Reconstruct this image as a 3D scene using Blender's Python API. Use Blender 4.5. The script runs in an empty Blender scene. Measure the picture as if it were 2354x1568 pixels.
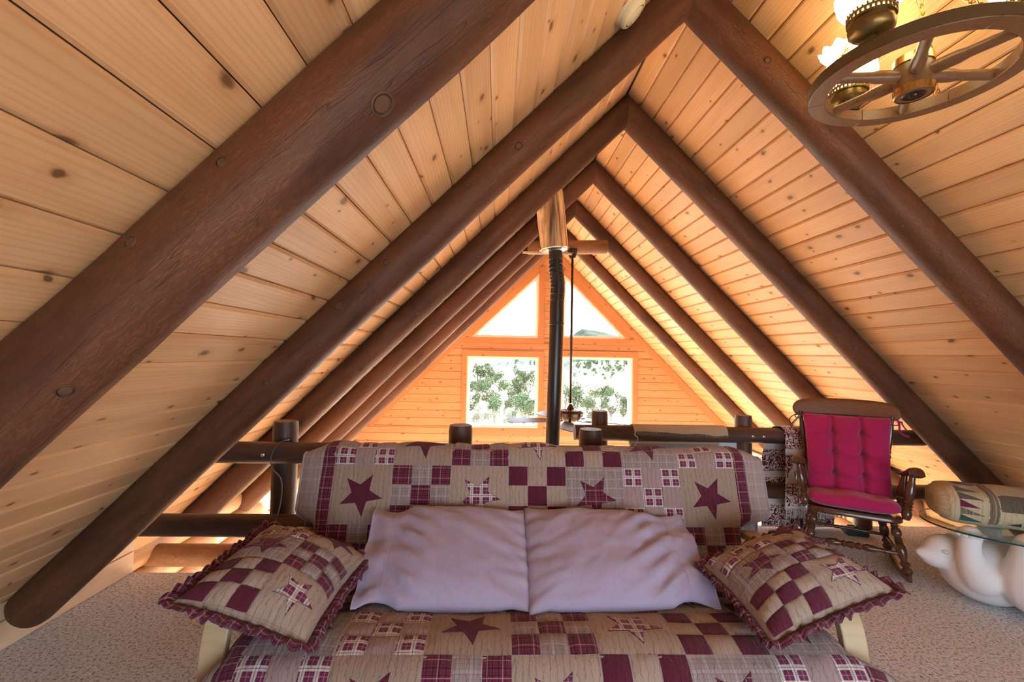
import bpy, bmesh, math, random
from mathutils import Vector, Matrix, noise as mnoise

sc = bpy.context.scene
COL = sc.collection
PI = math.pi
R = math.radians

# ------------------------------------------------------------------ camera
F_PX, PX_W, PX_H = 1030.0, 2354.0, 1568.0
CX, CY = PX_W / 2, PX_H / 2
EYE = Vector((0, 0, 1.35))
_yc = Vector(((1145 - CX) / F_PX, -(815 - CY) / F_PX, -1)).normalized()
_xc = Vector((math.cos(R(1.1)), -math.sin(R(1.1)), 0))
_xc = (_xc - _yc * _xc.dot(_yc)).normalized()
_zc = _xc.cross(_yc)
CAMROT = Matrix((_xc, _yc, _zc))            # rows: world axes seen from the camera
camd = bpy.data.cameras.new('camera')
camd.sensor_fit = 'HORIZONTAL'
camd.sensor_width = 36.0
camd.lens = 36.0 * F_PX / PX_W
camd.clip_start = 0.02
camd.clip_end = 5000
cam = bpy.data.objects.new('camera', camd)
COL.objects.link(cam)
cam.matrix_world = Matrix.Translation(EYE) @ CAMROT.to_4x4()
sc.camera = cam

# ------------------------------------------------------------------ sky, sun, exposure
SKY = 4.0
world = bpy.data.worlds.new('world')
sc.world = world
world.use_nodes = True
_bg = world.node_tree.nodes['Background']
_bg.inputs[0].default_value = (0.68, 0.83, 1.0, 1)
_bg.inputs[1].default_value = SKY
sund = bpy.data.lights.new('sun', 'SUN')
sund.energy = 24.0
sund.angle = R(1.5)
sund.color = (1.0, 0.93, 0.82)
sun = bpy.data.objects.new('sun_offscreen', sund)
COL.objects.link(sun)
sun.location = (60, 70, 45)
sun.rotation_euler = Vector((-0.62, -0.66, -0.46)).to_track_quat('-Z', 'Y').to_euler()
sc.view_settings.view_transform = 'Standard'
sc.view_settings.look = 'None'
sc.view_settings.gamma = 1.0
sc.view_settings.exposure = 1.42
sc.view_settings.use_curve_mapping = False


def portal(loc, rot, sx, sy, name='gable_window_portal'):
    """emits nothing itself: tells the renderer where sky light enters through a window"""
    l = bpy.data.lights.new(name, 'AREA')
    l.shape = 'RECTANGLE'
    l.size, l.size_y = sx, sy
    l.cycles.is_portal = True
    o = bpy.data.objects.new(name, l)
    COL.objects.link(o)
    o.location = loc
    o.rotation_euler = rot
    return o


# ------------------------------------------------------------------ measuring helpers (pixel -> world)
def ray(px, py):
    return CAMROT @ Vector(((px - CX) / F_PX, -(py - CY) / F_PX, -1))


def at_y(px, py, Y):
    d = ray(px, py)
    return EYE + d * (Y / d.y)


def at_z(px, py, Z):
    d = ray(px, py)
    return EYE + d * ((Z - EYE.z) / d.z)


# ------------------------------------------------------------------ mesh helpers
ROOTM = {}


class MB:
    """collects primitives of ONE part"""

    def __init__(s):
        s.v = []
        s.f = []
        s.uv = []      # per face list of uv or None
        s.mi = []

    def face(s, idx, uv=None, mi=0):
        s.f.append(tuple(idx))
        s.uv.append(uv)
        s.mi.append(mi)

    def add(s, vs, fs, uvs=None, mi=0):
        o = len(s.v)
        s.v += [Vector(p) for p in vs]
        for k, f in enumerate(fs):
            s.face([i + o for i in f], uvs[k] if uvs else None, mi)
        return s

    def box(s, c, d, M=None, mi=0):
        c = Vector(c)
        hx, hy, hz = d[0] / 2, d[1] / 2, d[2] / 2
        vs = [Vector((x, y, z)) for z in (-hz, hz) for y in (-hy, hy) for x in (-hx, hx)]
        if M is not None:
            vs = [M @ p for p in vs]
        return s.add([p + c for p in vs], [(0, 2, 3, 1), (4, 5, 7, 6), (0, 1, 5, 4), (2, 6, 7, 3), (0, 4, 6, 2), (1, 3, 7, 5)], mi=mi)

    def lathe(s, prof, seg=16, M=None, cap=True, mi=0, phase=0.0):
        """prof: list of (r, z)"""
        vs = []
        for r, z in prof:
            for k in range(seg):
                a = 2 * PI * k / seg + phase
                vs.append(Vector((r * math.cos(a), r * math.sin(a), z)))
        fs = []
        n = len(prof)
        for i in range(n - 1):
            for k in range(seg):
                k2 = (k + 1) % seg
                fs.append((i * seg + k, i * seg + k2, (i + 1) * seg + k2, (i + 1) * seg + k))
        if cap:
            if prof[0][0] > 1e-5:
                fs.append(tuple(reversed(range(seg))))
            if prof[-1][0] > 1e-5:
                fs.append(tuple((n - 1) * seg + k for k in range(seg)))
        if M is not None:
            vs = [M @ p for p in vs]
        return s.add(vs, fs, mi=mi)

    def tube(s, path, rad, seg=10, cap=True, flat=None, closed=False, mi=0):
        """path of points, rad scalar or list; flat=(rx, ry) scales the cross-section"""
        P = [Vector(p) for p in path]
        n = len(P)
        rr = rad if isinstance(rad, (list, tuple)) else [rad] * n
        up = None
        vs = []
        for i in range(n):
            if closed:
                t = (P[(i + 1) % n] - P[i - 1]).normalized()
            else:
                t = (P[min(i + 1, n - 1)] - P[max(i - 1, 0)]).normalized()
            if up is None:
                up = Vector((0, 0, 1)) if abs(t.z) < 0.9 else Vector((0, 1, 0))
            b = t.cross(up).normalized()
            up = b.cross(t).normalized()
            fx, fy = flat if flat else (1, 1)
            for k in range(seg):
                a = 2 * PI * k / seg
                vs.append(P[i] + (b * math.cos(a) * fx + up * math.sin(a) * fy) * rr[i])
        fs = []
        for i in range(n if closed else n - 1):
            j = (i + 1) % n
            for k in range(seg):
                k2 = (k + 1) % seg
                fs.append((i * seg + k, i * seg + k2, j * seg + k2, j * seg + k))
        if cap and not closed:
            fs.append(tuple(reversed(range(seg))))
            fs.append(tuple((n - 1) * seg + k for k in range(seg)))
        return s.add(vs, fs, mi=mi)

    def grid(s, fn, nu, nv, u0=0., u1=1., v0=0., v1=1., uvfn=None, mi=0, flip=False):
        o = len(s.v)
        for j in range(nv + 1):
            for i in range(nu + 1):
                s.v.append(Vector(fn(u0 + (u1 - u0) * i / nu, v0 + (v1 - v0) * j / nv)))
        for j in range(nv):
            for i in range(nu):
                q = [(i, j), (i + 1, j), (i + 1, j + 1), (i, j + 1)]
                if flip:
                    q.reverse()
                uv = [(u0 + (u1 - u0) * a / nu, v0 + (v1 - v0) * b / nv) for a, b in q]
                s.face([o + b * (nu + 1) + a for a, b in q], uv, mi)
        return s

    def prism(s, poly, y0, y1, mi=0):
        """poly: list of (x, z), extruded along y"""
        n = len(poly)
        vs = [(x, y0, z) for x, z in poly] + [(x, y1, z) for x, z in poly]
        fs = [tuple(range(n)), tuple(reversed(range(n, 2 * n)))]
        for k in range(n):
            k2 = (k + 1) % n
            fs.append((k, k + n, k2 + n, k2))
        return s.add(vs, fs, mi=mi)

    def xform(s, M):
        s.v = [M @ p for p in s.v]
        return s


def make_mesh(name, mb, mats, smooth=False, inv=None):
    me = bpy.data.meshes.new(name)
    vs = mb.v if inv is None else [inv @ p for p in mb.v]
    me.from_pydata([tuple(p) for p in vs], [], mb.f)
    if any(u is not None for u in mb.uv):
        lay = me.uv_layers.new(name='UVMap')
        li = 0
        for f, u in zip(mb.f, mb.uv):
            for k in range(len(f)):
                if u is not None:
                    lay.data[li].uv = u[k]
                li += 1
    for m in (mats if isinstance(mats, (list, tuple)) else [mats]):
        me.materials.append(m)
    if any(mb.mi):
        me.polygons.foreach_set('material_index', mb.mi)
    if smooth:
        me.polygons.foreach_set('use_smooth', [True] * len(me.polygons))
        if isinstance(smooth, float):
            me.set_sharp_from_angle(angle=R(smooth))
    me.update()
    return me


def tag(o, label=None, cat=None, group=None, kind=None):
    if label:
        o['label'] = label
    if cat:
        o['category'] = cat
    if group:
        o['group'] = group
    if kind:
        o['kind'] = kind
    return o


def obj(name, mb, mats, parent=None, smooth=False, local=False):
    """one mesh object; vertices are given in world space unless local"""
    inv = None
    M = ROOTM.get(parent.name) if parent is not None else None
    if M is not None and not local:
        inv = M.inverted()
    o = bpy.data.objects.new(name, make_mesh(name, mb, mats, smooth, inv))
    COL.objects.link(o)
    if parent is not None:
        o.parent = parent
        if M is not None:
            ROOTM[o.name] = M
    return o


def thing(name, label, cat, loc=(0, 0, 0), rotz=0.0, group=None):
    o = bpy.data.objects.new(name, None)
    o.empty_display_size = 0.1
    COL.objects.link(o)
    o.location = loc
    o.rotation_euler = (0, 0, rotz)
    ROOTM[o.name] = Matrix.Translation(Vector(loc)) @ Matrix.Rotation(rotz, 4, 'Z')
    return tag(o, label, cat, group)


def struct(name, mb, mats, smooth=False, label=None):
    o = obj(name, mb, mats, None, smooth)
    return tag(o, label, None, None, 'structure')


def bevel(o, w=0.004, seg=2, ang=35):
    m = o.modifiers.new('bevel', 'BEVEL')
    m.width = w
    m.segments = seg
    m.limit_method = 'ANGLE'
    m.angle_limit = R(ang)
    return o


def frame(origin, xa, ya):
    """matrix with local X along xa, local Y towards ya"""
    x = Vector(xa).normalized()
    y = Vector(ya)
    y = (y - x * y.dot(x)).normalized()
    z = x.cross(y)
    m = Matrix((x, y, z)).transposed().to_4x4()
    m.translation = Vector(origin)
    return m


def lerp(a, b, t):
    return a + (b - a) * t


def catmull(pts, t):
    """pts: list of (key, Vector/tuple), keys rising; smooth interpolation at key t"""
    n = len(pts)
    if t <= pts[0][0]:
        i = 0
    elif t >= pts[-1][0]:
        i = n - 2
    else:
        i = max(k for k in range(n - 1) if pts[k][0] <= t)
    k1, p1 = pts[i]
    k2, p2 = pts[i + 1]
    p1, p2 = Vector(p1), Vector(p2)
    k0, p0 = pts[i - 1] if i > 0 else (2 * k1 - k2, 2 * p1 - p2)
    k3, p3 = pts[i + 2] if i + 2 < n else (2 * k2 - k1, 2 * p2 - p1)
    p0, p3 = Vector(p0), Vector(p3)
    h = k2 - k1
    m1 = (p2 - p0) / (k2 - k0) * h
    m2 = (p3 - p1) / (k3 - k1) * h
    s = (t - k1) / h
    s2, s3 = s * s, s * s * s
    return p1 * (2 * s3 - 3 * s2 + 1) + m1 * (s3 - 2 * s2 + s) + p2 * (-2 * s3 + 3 * s2) + m2 * (s3 - s2)


def nz(x, y, z=0.0):
    return mnoise.noise(Vector((x, y, z)))
# ------------------------------------------------------------------ materials
class MT:
    def __init__(s, name):
        s.m = bpy.data.materials.new(name)
        s.m.use_nodes = True
        s.t = s.m.node_tree
        s.t.nodes.clear()
        s.out = s.t.nodes.new('ShaderNodeOutputMaterial')

    def n(s, typ, props=None, **inp):
        nd = s.t.nodes.new('ShaderNode' + typ)
        for k, v in (props or {}).items():
            setattr(nd, k, v)
        for k, v in inp.items():
            key = k.replace('_', ' ') if not k[0] == '_' else int(k[1:])
            sock = nd.inputs[key]
            s.put(sock, v)
        return nd

    def put(s, sock, v):
        if hasattr(v, 'is_output') or isinstance(v, bpy.types.NodeSocket):
            s.t.links.new(v, sock)
        elif isinstance(v, (tuple, list)) and len(v) == 3 and sock.type == 'RGBA':
            sock.default_value = (*v, 1)
        else:
            sock.default_value = v

    def math(s, op, a, b=0.0, c=None):
        nd = s.n('Math', {'operation': op}, _0=a, _1=b)
        if c is not None:
            s.put(nd.inputs[2], c)
        return nd.outputs[0]

    def mix(s, fac, a, b, typ='MIX'):
        nd = s.t.nodes.new('ShaderNodeMix')
        nd.data_type = 'RGBA'
        nd.blend_type = typ
        s.put(nd.inputs[0], fac)
        s.put(nd.inputs[6], a)
        s.put(nd.inputs[7], b)
        return nd.outputs[2]

    def noise(s, vec, scale=5., detail=4., rough=.5, dist=0.):
        return s.n('TexNoise', None, Vector=vec, Scale=scale, Detail=detail, Roughness=rough, Distortion=dist).outputs[0]

    def ramp(s, fac, stops, interp='LINEAR'):
        nd = s.t.nodes.new('ShaderNodeValToRGB')
        nd.color_ramp.interpolation = interp
        el = nd.color_ramp.elements
        while len(el) < len(stops):
            el.new(0.5)
        for e, (p, c) in zip(el, stops):
            e.position = p
            e.color = (*c, 1) if len(c) == 3 else c
        s.put(nd.inputs[0], fac)
        return nd.outputs[0]

    def mapping(s, vec, scale=(1, 1, 1), loc=(0, 0, 0)):
        nd = s.n('Mapping', None, Vector=vec, Scale=scale)
        s.put(nd.inputs['Location'], loc)
        return nd.outputs[0]

    def coord(s, which='Object'):
        return s.n('TexCoord').outputs[which]

    def rand(s):
        return s.n('ObjectInfo').outputs['Random']

    def uv(s):
        return s.n('TexCoord').outputs['UV']

    def bump(s, h, strength=.3, dist=.01):
        return s.n('Bump', None, Strength=strength, Distance=dist, Height=h).outputs[0]

    def bsdf(s, color, rough=.6, bump=None, metal=0., spec=.5, **kw):
        b = s.n('BsdfPrincipled')
        s.put(b.inputs['Base Color'], color)
        s.put(b.inputs['Roughness'], rough)
        s.put(b.inputs['Metallic'], metal)
        s.put(b.inputs['Specular IOR Level'], spec)
        for k, v in kw.items():
            s.put(b.inputs[k.replace('_', ' ')], v)
        if bump is not None:
            s.put(b.inputs['Normal'], bump)
        s.t.links.new(b.outputs[0], s.out.inputs[0])
        return s.m


def plain(name, c, rough=.6, metal=0., spec=.5, **kw):
    return MT(name).bsdf(c, rough, None, metal, spec, **kw)


def wood(name, light, dark, knot=(.16, .07, .03), knots=True, rough=.45, spec=.35, kscale=1.0, var=.22, kthr=.62):
    """board wood: grain along local X, knots, per-board variation"""
    t = MT(name)
    rnd = t.rand()
    off = t.n('CombineXYZ', None, X=t.math('MULTIPLY', rnd, 37.3), Y=t.math('MULTIPLY', rnd, 17.1), Z=t.math('MULTIPLY', rnd, 9.7)).outputs[0]
    co = t.n('VectorMath', {'operation': 'ADD'}, _0=t.coord(), _1=off).outputs[0]
    g0 = t.noise(t.mapping(co, (.9, 9, 9)), 1.6, 3, .5, .4)
    g = t.n('TexWave', {'wave_type': 'BANDS', 'bands_direction': 'Y'}, Vector=t.mapping(co, (.5, 8, 0)), Scale=2.6, Distortion=17., Detail=2., Detail_Scale=.4).outputs[1]
    g = t.ramp(g, [(.55, (0, 0, 0)), (.98, (1, 1, 1))])
    fine = t.noise(t.mapping(co, (3, 130, 130)), 1.3, 2, .6)
    col = t.mix(t.math('MULTIPLY', g, .22), light, dark)
    col = t.mix(t.math('MULTIPLY', t.ramp(g0, [(.42, (0, 0, 0)), (.75, (1, 1, 1))]), .35), col, dark)
    col = t.mix(t.math('MULTIPLY', fine, .14), col, dark)
    if knots:
        vo = t.n('TexVoronoi', {'voronoi_dimensions': '2D'}, Vector=t.mapping(co, (5.0 * kscale, 8.5 * kscale, 0)), Scale=1.0)
        d = vo.outputs['Distance']
        d = t.math('ADD', d, t.math('MULTIPLY', t.math('SUBTRACT', t.noise(co, 38., 2.), .5), .1))
        sel = t.n('SeparateColor', None, Color=vo.outputs['Color']).outputs
        on = t.math('GREATER_THAN', sel[0], kthr)
        size = t.math('ADD', t.math('MULTIPLY', t.math('POWER', sel[1], 2.), .11), .04)
        q = t.math('DIVIDE', d, size)
        core = t.math('MULTIPLY', t.ramp(q, [(.45, (1, 1, 1)), (1.0, (0, 0, 0))]), on)
        halo = t.math('MULTIPLY', t.ramp(t.math('MULTIPLY', q, .45), [(.2, (1, 1, 1)), (1.0, (0, 0, 0))]), on)
        col = t.mix(t.math('MULTIPLY', halo, .5), col, dark)
        col = t.mix(t.math('MULTIPLY', core, .85), col, knot)
    v = t.math('ADD', t.math('MULTIPLY', rnd, var), 1 - var * .6)
    hsv = t.n('HueSaturation', None, Hue=.5, Saturation=1., Value=v, Color=col).outputs[0]
    bmp = t.bump(t.math('ADD', fine, g), .12, .002)
    return t.bsdf(hsv, rough, bmp, 0., spec)


def logwood(name, base, dark, vein, rough=.5, spec=.3, figure=.5):
    """round log: grain along local X"""
    t = MT(name)
    rnd = t.rand()
    off = t.n('CombineXYZ', None, X=t.math('MULTIPLY', rnd, 31.), Y=t.math('MULTIPLY', rnd, 13.), Z=t.math('MULTIPLY', rnd, 7.)).outputs[0]
    co = t.n('VectorMath', {'operation': 'ADD'}, _0=t.coord(), _1=off).outputs[0]
    big = t.noise(t.mapping(co, (1.2, 5, 5)), 1.5, 4, .6, .5)
    fine = t.noise(t.mapping(co, (2.5, 70, 70)), 1.4, 4, .65)
    fig = t.n('TexWave', {'wave_type': 'BANDS', 'bands_direction': 'Z'}, Vector=t.mapping(co, (2.2, 8, 8)), Scale=4.2, Distortion=24., Detail=4., Detail_Scale=1.4).outputs[1]
    figm = t.math('MULTIPLY', t.ramp(fig, [(.6, (0, 0, 0)), (1., (1, 1, 1))]), t.ramp(big, [(.4, (0, 0, 0)), (.65, (1, 1, 1))]))
    col = t.mix(t.ramp(big, [(.3, (1, 1, 1)), (.6, (0, 0, 0))]), base, dark)
    col = t.mix(t.math('MULTIPLY', fine, .5), col, dark)
    col = t.mix(t.math('MULTIPLY', figm, figure), col, vein)
    crack = t.noise(t.mapping(co, (.9, 14, 14)), 1.6, 2, .5, .3)
    ck = t.ramp(crack, [(.495, (0, 0, 0)), (.5, (1, 1, 1)), (.505, (0, 0, 0))])
    col = t.mix(t.math('MULTIPLY', ck, .55), col, t.n('RGB').outputs[0])
    h = t.math('ADD', t.math('MULTIPLY', big, 1.2), t.math('ADD', t.math('MULTIPLY', fine, .5), t.math('MULTIPLY', fig, .18)))
    h = t.math('SUBTRACT', h, t.math('MULTIPLY', ck, .6))
    for nd in t.t.nodes:
        if nd.type == 'RGB':
            nd.outputs[0].default_value = (*[c * .3 for c in dark], 1)
    return t.bsdf(col, rough, t.bump(h, .35, .006), 0., spec)


def cloth(name, base, stripes=(), rough=.9, crinkle=.5, micro=None, cs=1.0, sheen=.15):
    """fabric on UV metres. stripes: (axis 'u'|'v'|'uv', period, offset, width, colour, alpha)"""
    t = MT(name)
    uv = t.uv()
    sep = t.n('SeparateXYZ', None, Vector=uv).outputs
    col = t.n('RGB').outputs[0]
    col.default_value = (*base, 1)
    mott = t.noise(uv, 60., 3., .6)
    col = t.mix(t.math('MULTIPLY', mott, .35), col, tuple(c * .55 for c in base))
    if micro:
        per, mcol, al = micro
        for ax in (0, 1):
            k = t.math('LESS_THAN', t.math('FLOORED_MODULO', sep[ax], per), per * .42)
            col = t.mix(t.math('MULTIPLY', k, al), col, mcol)
    for axn, per, offs, w, c, al in stripes:
        for ax in ((0, 1) if axn == 'uv' else ((0,) if axn == 'u' else (1,))):
            m = t.math('FLOORED_MODULO', t.math('ADD', sep[ax], offs), per)
            k = t.math('LESS_THAN', m, w)
            col = t.mix(t.math('MULTIPLY', k, al), col, c)
    ln = None
    if crinkle > .4:
        lw = t.n('TexWave', {'wave_type': 'BANDS', 'bands_direction': 'X'}, Vector=t.mapping(uv, (1, .55, 1)), Scale=14., Distortion=5., Detail=3., Detail_Scale=4.).outputs[1]
        ln = t.ramp(lw, [(.0, (1, 1, 1)), (.05, (0, 0, 0))])
    wv = t.noise(t.mapping(uv, (55 * cs, 13 * cs, 1)), 1., 3., .55, .6)
    wq = t.noise(t.mapping(uv, (16 * cs, 9 * cs, 1), (3, 5, 0)), 1., 2., .5, .3)
    weave = t.noise(t.mapping(uv, (900, 900, 1)), 1., 1.)
    h = t.math('ADD', t.math('ADD', wv, wq), t.math('MULTIPLY', weave, .12))
    if ln is not None:
        h = t.math('SUBTRACT', h, t.math('MULTIPLY', ln, .5))
    b = t.bump(h, crinkle * 1.5, .014)
    return t.bsdf(col, rough, b, 0., .2, Sheen_Weight=sheen)


def glass_pane(name, tint=(1, 1, 1), refl=.08):
    t = MT(name)
    tr = t.n('BsdfTransparent', None, Color=tint)
    gl = t.n('BsdfGlossy', None, Color=(1, 1, 1), Roughness=.02)
    fr = t.n('LayerWeight', None, Blend=.5)
    fac = t.math('ADD', t.math('MULTIPLY', t.math('POWER', fr.outputs['Facing'], 4.), .45), .03)
    mx = t.n('MixShader')
    t.t.links.new(fac, mx.inputs[0])
    t.t.links.new(tr.outputs[0], mx.inputs[1])
    t.t.links.new(gl.outputs[0], mx.inputs[2])
    t.t.links.new(mx.outputs[0], t.out.inputs[0])
    return t.m


M = {}
M['pine'] = wood('pine_ceiling', (.79, .495, .265), (.52, .24, .085), knot=(.13, .06, .025), kthr=.47, kscale=.9)
M['gable'] = wood('pine_gable', (.62, .32, .15), (.38, .155, .06), knot=(.20, .07, .03), kscale=1.1, kthr=.5, var=.12)
M['casing'] = wood('pine_casing', (.55, .25, .10), (.36, .13, .05), knots=True, kthr=.85, var=.1)
M['paleboard'] = wood('pale_pine', (.84, .62, .40), (.58, .33, .15), kthr=.6, kscale=.7)
M['rafter'] = logwood('stained_log', (.135, .052, .026), (.062, .024, .013), (.27, .11, .05), figure=.4)
M['rail'] = logwood('dark_rail_log', (.105, .050, .034), (.034, .019, .015), (.20, .10, .06), figure=.25, rough=.42, spec=.4)
M['knot'] = plain('log_knot', (.11, .05, .026), .55)
M['knotring'] = plain('log_knot_ring', (.022, .010, .006), .6)
M['endgrain'] = logwood('log_end', (.20, .11, .07), (.10, .05, .035), (.3, .18, .1), figure=.2)
M['paleendlog'] = logwood('pale_log', (.62, .40, .22), (.42, .22, .10), (.75, .5, .3), figure=.3, rough=.5)
M['bandlog'] = logwood('collar_log', (.30, .14, .06), (.16, .07, .03), (.5, .28, .14), figure=.5)
M['cream'] = plain('cream_vinyl', (.82, .77, .68), .45)
M['pane'] = glass_pane('window_glass')
M['plaster_white'] = plain('white_wall', (.75, .72, .68), .8)
M['backing'] = plain('roof_backing', (.10, .06, .04), .9)


def carpet():
    t = MT('loop_carpet')
    co = t.coord()
    a = t.noise(co, 75., 3., .75)
    b = t.noise(co, 9., 3., .6, .5)
    c = t.noise(co, 1.6, 2., .5)
    col = t.ramp(a, [(.35, (.20, .16, .15)), (.44, (.67, .65, .64)), (.52, (.93, .92, .92))])
    col = t.mix(t.math('MULTIPLY', t.ramp(b, [(.5, (0, 0, 0)), (.8, (1, 1, 1))]), .15), col, (.50, .40, .35))
    col = t.mix(t.math('MULTIPLY', c, .2), col, (.72, .69, .70))
    h = t.math('ADD', a, t.math('MULTIPLY', b, .5))
    return t.bsdf(col, .95, t.bump(h, .9, .02), 0., .1)


M['carpet'] = carpet()
TAN = (.43, .325, .255)
M['tan'] = cloth('tan_check', TAN, micro=(.0035, (.25, .15, .11), .35))
M['tan2'] = cloth('tan_plain', (.45, .345, .275), micro=(.005, (.36, .24, .18), .3))
M['greyplaid'] = cloth('grey_mauve_plaid', (.34, .265, .245), stripes=[('uv', .045, .01, .012, (.46, .38, .37), .5), ('uv', .015, 0, .003, (.22, .16, .16), .5)])
M['mauve'] = cloth('mauve_cloth', (.42, .30, .285), micro=(.004, (.3, .2, .2), .25))
M['burg'] = cloth('burgundy_check', (.135, .014, .035), micro=(.005, (.07, .008, .03), .45))
M['burgplaid'] = cloth('burgundy_plaid', (.20, .022, .055), stripes=[('uv', .021, .0, .0035, (.012, .008, .022), .85), ('uv', .021, .011, .0018, (.03, .01, .03), .7), ('uv', .052, .02, .0035, (.75, .55, .50), .30)])
M['whiteplaid'] = cloth('purple_white_plaid', (.17, .022, .075), stripes=[('uv', .048, 0, .0165, (.84, .79, .70), .60), ('uv', .048, -.0068, .003, (.03, .03, .10), .6), ('uv', .048, -.031, .003, (.55, .35, .42), .4)])
M['stargap'] = plain('star_edging', (.06, .012, .03), .9)
M['greyborder'] = cloth('grey_border_cloth', (.40, .315, .295), stripes=[('uv', .06, .01, .014, (.47, .39, .38), .4), ('v', .02, 0, .002, (.25, .19, .19), .5)])
M['lining'] = cloth('quilt_lining', (.50, .42, .36))
M['lavender'] = cloth('lavender_cotton', (.42, .355, .49), crinkle=.16, cs=.35, sheen=.3, rough=.75)
M['magenta'] = cloth('magenta_cushion_cloth', (.46, .018, .115), stripes=[('v', .004, 0, .0012, (.31, .008, .075), .5)], crinkle=.12, cs=.5, sheen=.3)
M['palewood'] = wood('pale_futon_wood', (.66, .50, .30), (.50, .34, .17), knots=False, rough=.4)
t = MT('walnut_gloss')
_g = t.noise(t.mapping(t.coord(), (30, 30, 5)), 2., 3., .6)
M['walnut'] = t.bsdf(t.mix(_g, (.055, .018, .010), (.12, .042, .018)), .22, None, 0., .5, Coat_Weight=.35, Coat_Roughness=.12)
t = MT('walnut_headrest')
_g = t.noise(t.mapping(t.coord(), (6, 30, 45)), 2., 4., .6, .8)
M['walnut2'] = t.bsdf(t.mix(_g, (.12, .043, .018), (.27, .115, .048)), .4, None, 0., .2, Coat_Weight=.04, Coat_Roughness=.2)
t = MT('galvanised_pipe')
_g = t.noise(t.mapping(t.coord(), (40, 40, 3)), 1.5, 3.)
M['steel'] = t.bsdf(t.mix(t.ramp(_g, [(.4, (0, 0, 0)), (.6, (1, 1, 1))]), (.55, .54, .53), (.9, .89, .88)), t.math('ADD', t.math('MULTIPLY', _g, .25), .10), None, 1.)
M['blackpipe'] = plain('black_stove_pipe', (.012, .014, .02), .32, 0., .6)
M['brass'] = plain('brass', (.75, .50, .16), .25, 1.)
M['darkbrass'] = plain('aged_brass', (.20, .14, .05), .35, .8)
M['darkmetal'] = plain('dark_bronze', (.05, .032, .026), .25, .6)
M['ivory'] = plain('ivory_plastic', (.70, .62, .42), .45)
M['dark'] = plain('dark_slot', (.02, .015, .012), .8)
M['blade'] = plain('fan_blade', (.07, .055, .05), .28)
t = MT('wheel_wood')
_g = t.noise(t.mapping(t.coord(), (30, 30, 60)), 2., 4., .6, .3)
M['wheelwood'] = t.bsdf(t.mix(_g, (.10, .050, .024), (.24, .12, .055)), .32, None, 0., .45)
M['tyre'] = plain('dark_tyre_wood', (.095, .062, .028), .35)
M['plaster'] = MT('white_plaster').bsdf((.74, .72, .72), .7)
t = MT('shade_glass')
_e = t.bsdf((1, .95, .8), .4, None, 0., .4, Emission_Color=(1, .80, .42), Emission_Strength=2.6)
M['shade'] = _e
M['chimneyglass'] = glass_pane('chimney_glass', (.93, .90, .80))
M['glasstop'] = glass_pane('table_glass', (.90, .97, .95))
M['glassedge'] = plain('glass_edge', (.02, .06, .05), .1)
M['screw'] = plain('zinc_screw', (.55, .56, .58), .3, 1.)
M['cord'] = plain('dark_cord', (.10, .09, .09), .5)
M['string'] = plain('pale_string', (.62, .58, .52), .8)
M['green'] = plain('green_card', (.012, .055, .045), .5)
M['burlap'] = cloth('burlap', (.58, .44, .29), stripes=[('uv', .006, 0, .002, (.28, .19, .11), .5)], crinkle=.2)
t = MT('grey_streaked_panel')
_g = t.noise(t.mapping(t.coord(), (60, 60, 4)), 1.5, 3.)
M['greypanel'] = t.bsdf(t.mix(_g, (.14, .145, .15), (.25, .25, .25)), .6)
M['palepanel'] = plain('pale_gloss_panel', (.62, .66, .64), .25)
# ------------------------------------------------------------------ the room shell
random.seed(7)
S2 = math.sqrt(.5)
RX, RZ = .905, 3.28            # ridge line of the plank ceiling (45 degree slopes)
SP = 1.098                     # rafter spacing
YR = [.995] + [(.95 + k) * SP for k in range(1, 6)]
Y0, YG = -1.7, 7.75            # rear wall, window wall
PW = .1335


def plank_mesh(L, sgn, cache={}):
    key = (round(L, 3), sgn)
    if key not in cache:
        w, c, t = PW - .003, .0095, .018
        prof = [(0, c), (c, 0), (w - c, 0), (w, c), (w, t), (0, t)]
        mb = MB()
        vs = [(0, y, z * sgn) for y, z in prof] + [(L - .002, y, z * sgn) for y, z in prof]
        n = len(prof)
        fs = [tuple(range(n)), tuple(reversed(range(n, 2 * n)))]
        for k in range(n):
            k2 = (k + 1) % n
            fs.append((k, k + n, k2 + n, k2))
        if sgn < 0:
            fs = [tuple(reversed(f)) for f in fs]
        fs = [tuple(reversed(f)) for f in fs]
        mb.add(vs, fs)
        cache[key] = make_mesh('plank', mb, M['pine'])
    return cache[key]


for side, sg in (('left', -1), ('right', 1)):
    down = Vector((sg * S2, 0, -S2))
    out = Vector((sg * S2, 0, S2))
    mb = MB()
    a = Vector((RX, 0, RZ)) + out * .02
    b = a + down * 5.0
    e = out * .12
    vs = []
    for y in (Y0 - .1, YG + .2):
        for p in (a, b, b + e, a + e):
            vs.append((p.x, y, p.z))
    mb.add(vs, [(0, 1, 2, 3), (7, 6, 5, 4), (0, 4, 5, 1), (1, 5, 6, 2), (2, 6, 7, 3), (3, 7, 4, 0)])
    ceil = struct('ceiling_' + side, mb, M['backing'])
    for r in range(35):
        cuts = sorted(random.sample([YR[k] for k in range(6)], random.choice((1, 1, 2))))
        ys = [Y0] + cuts + [YG]
        for y0, y1 in zip(ys, ys[1:]):
            o = bpy.data.objects.new('plank', plank_mesh(y1 - y0, 1 if sg < 0 else -1))
            COL.objects.link(o)
            o.parent = ceil
            o.matrix_local = frame(Vector((RX, y0, RZ)) + down * (r * PW + .002), (0, 1, 0), down)
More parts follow.
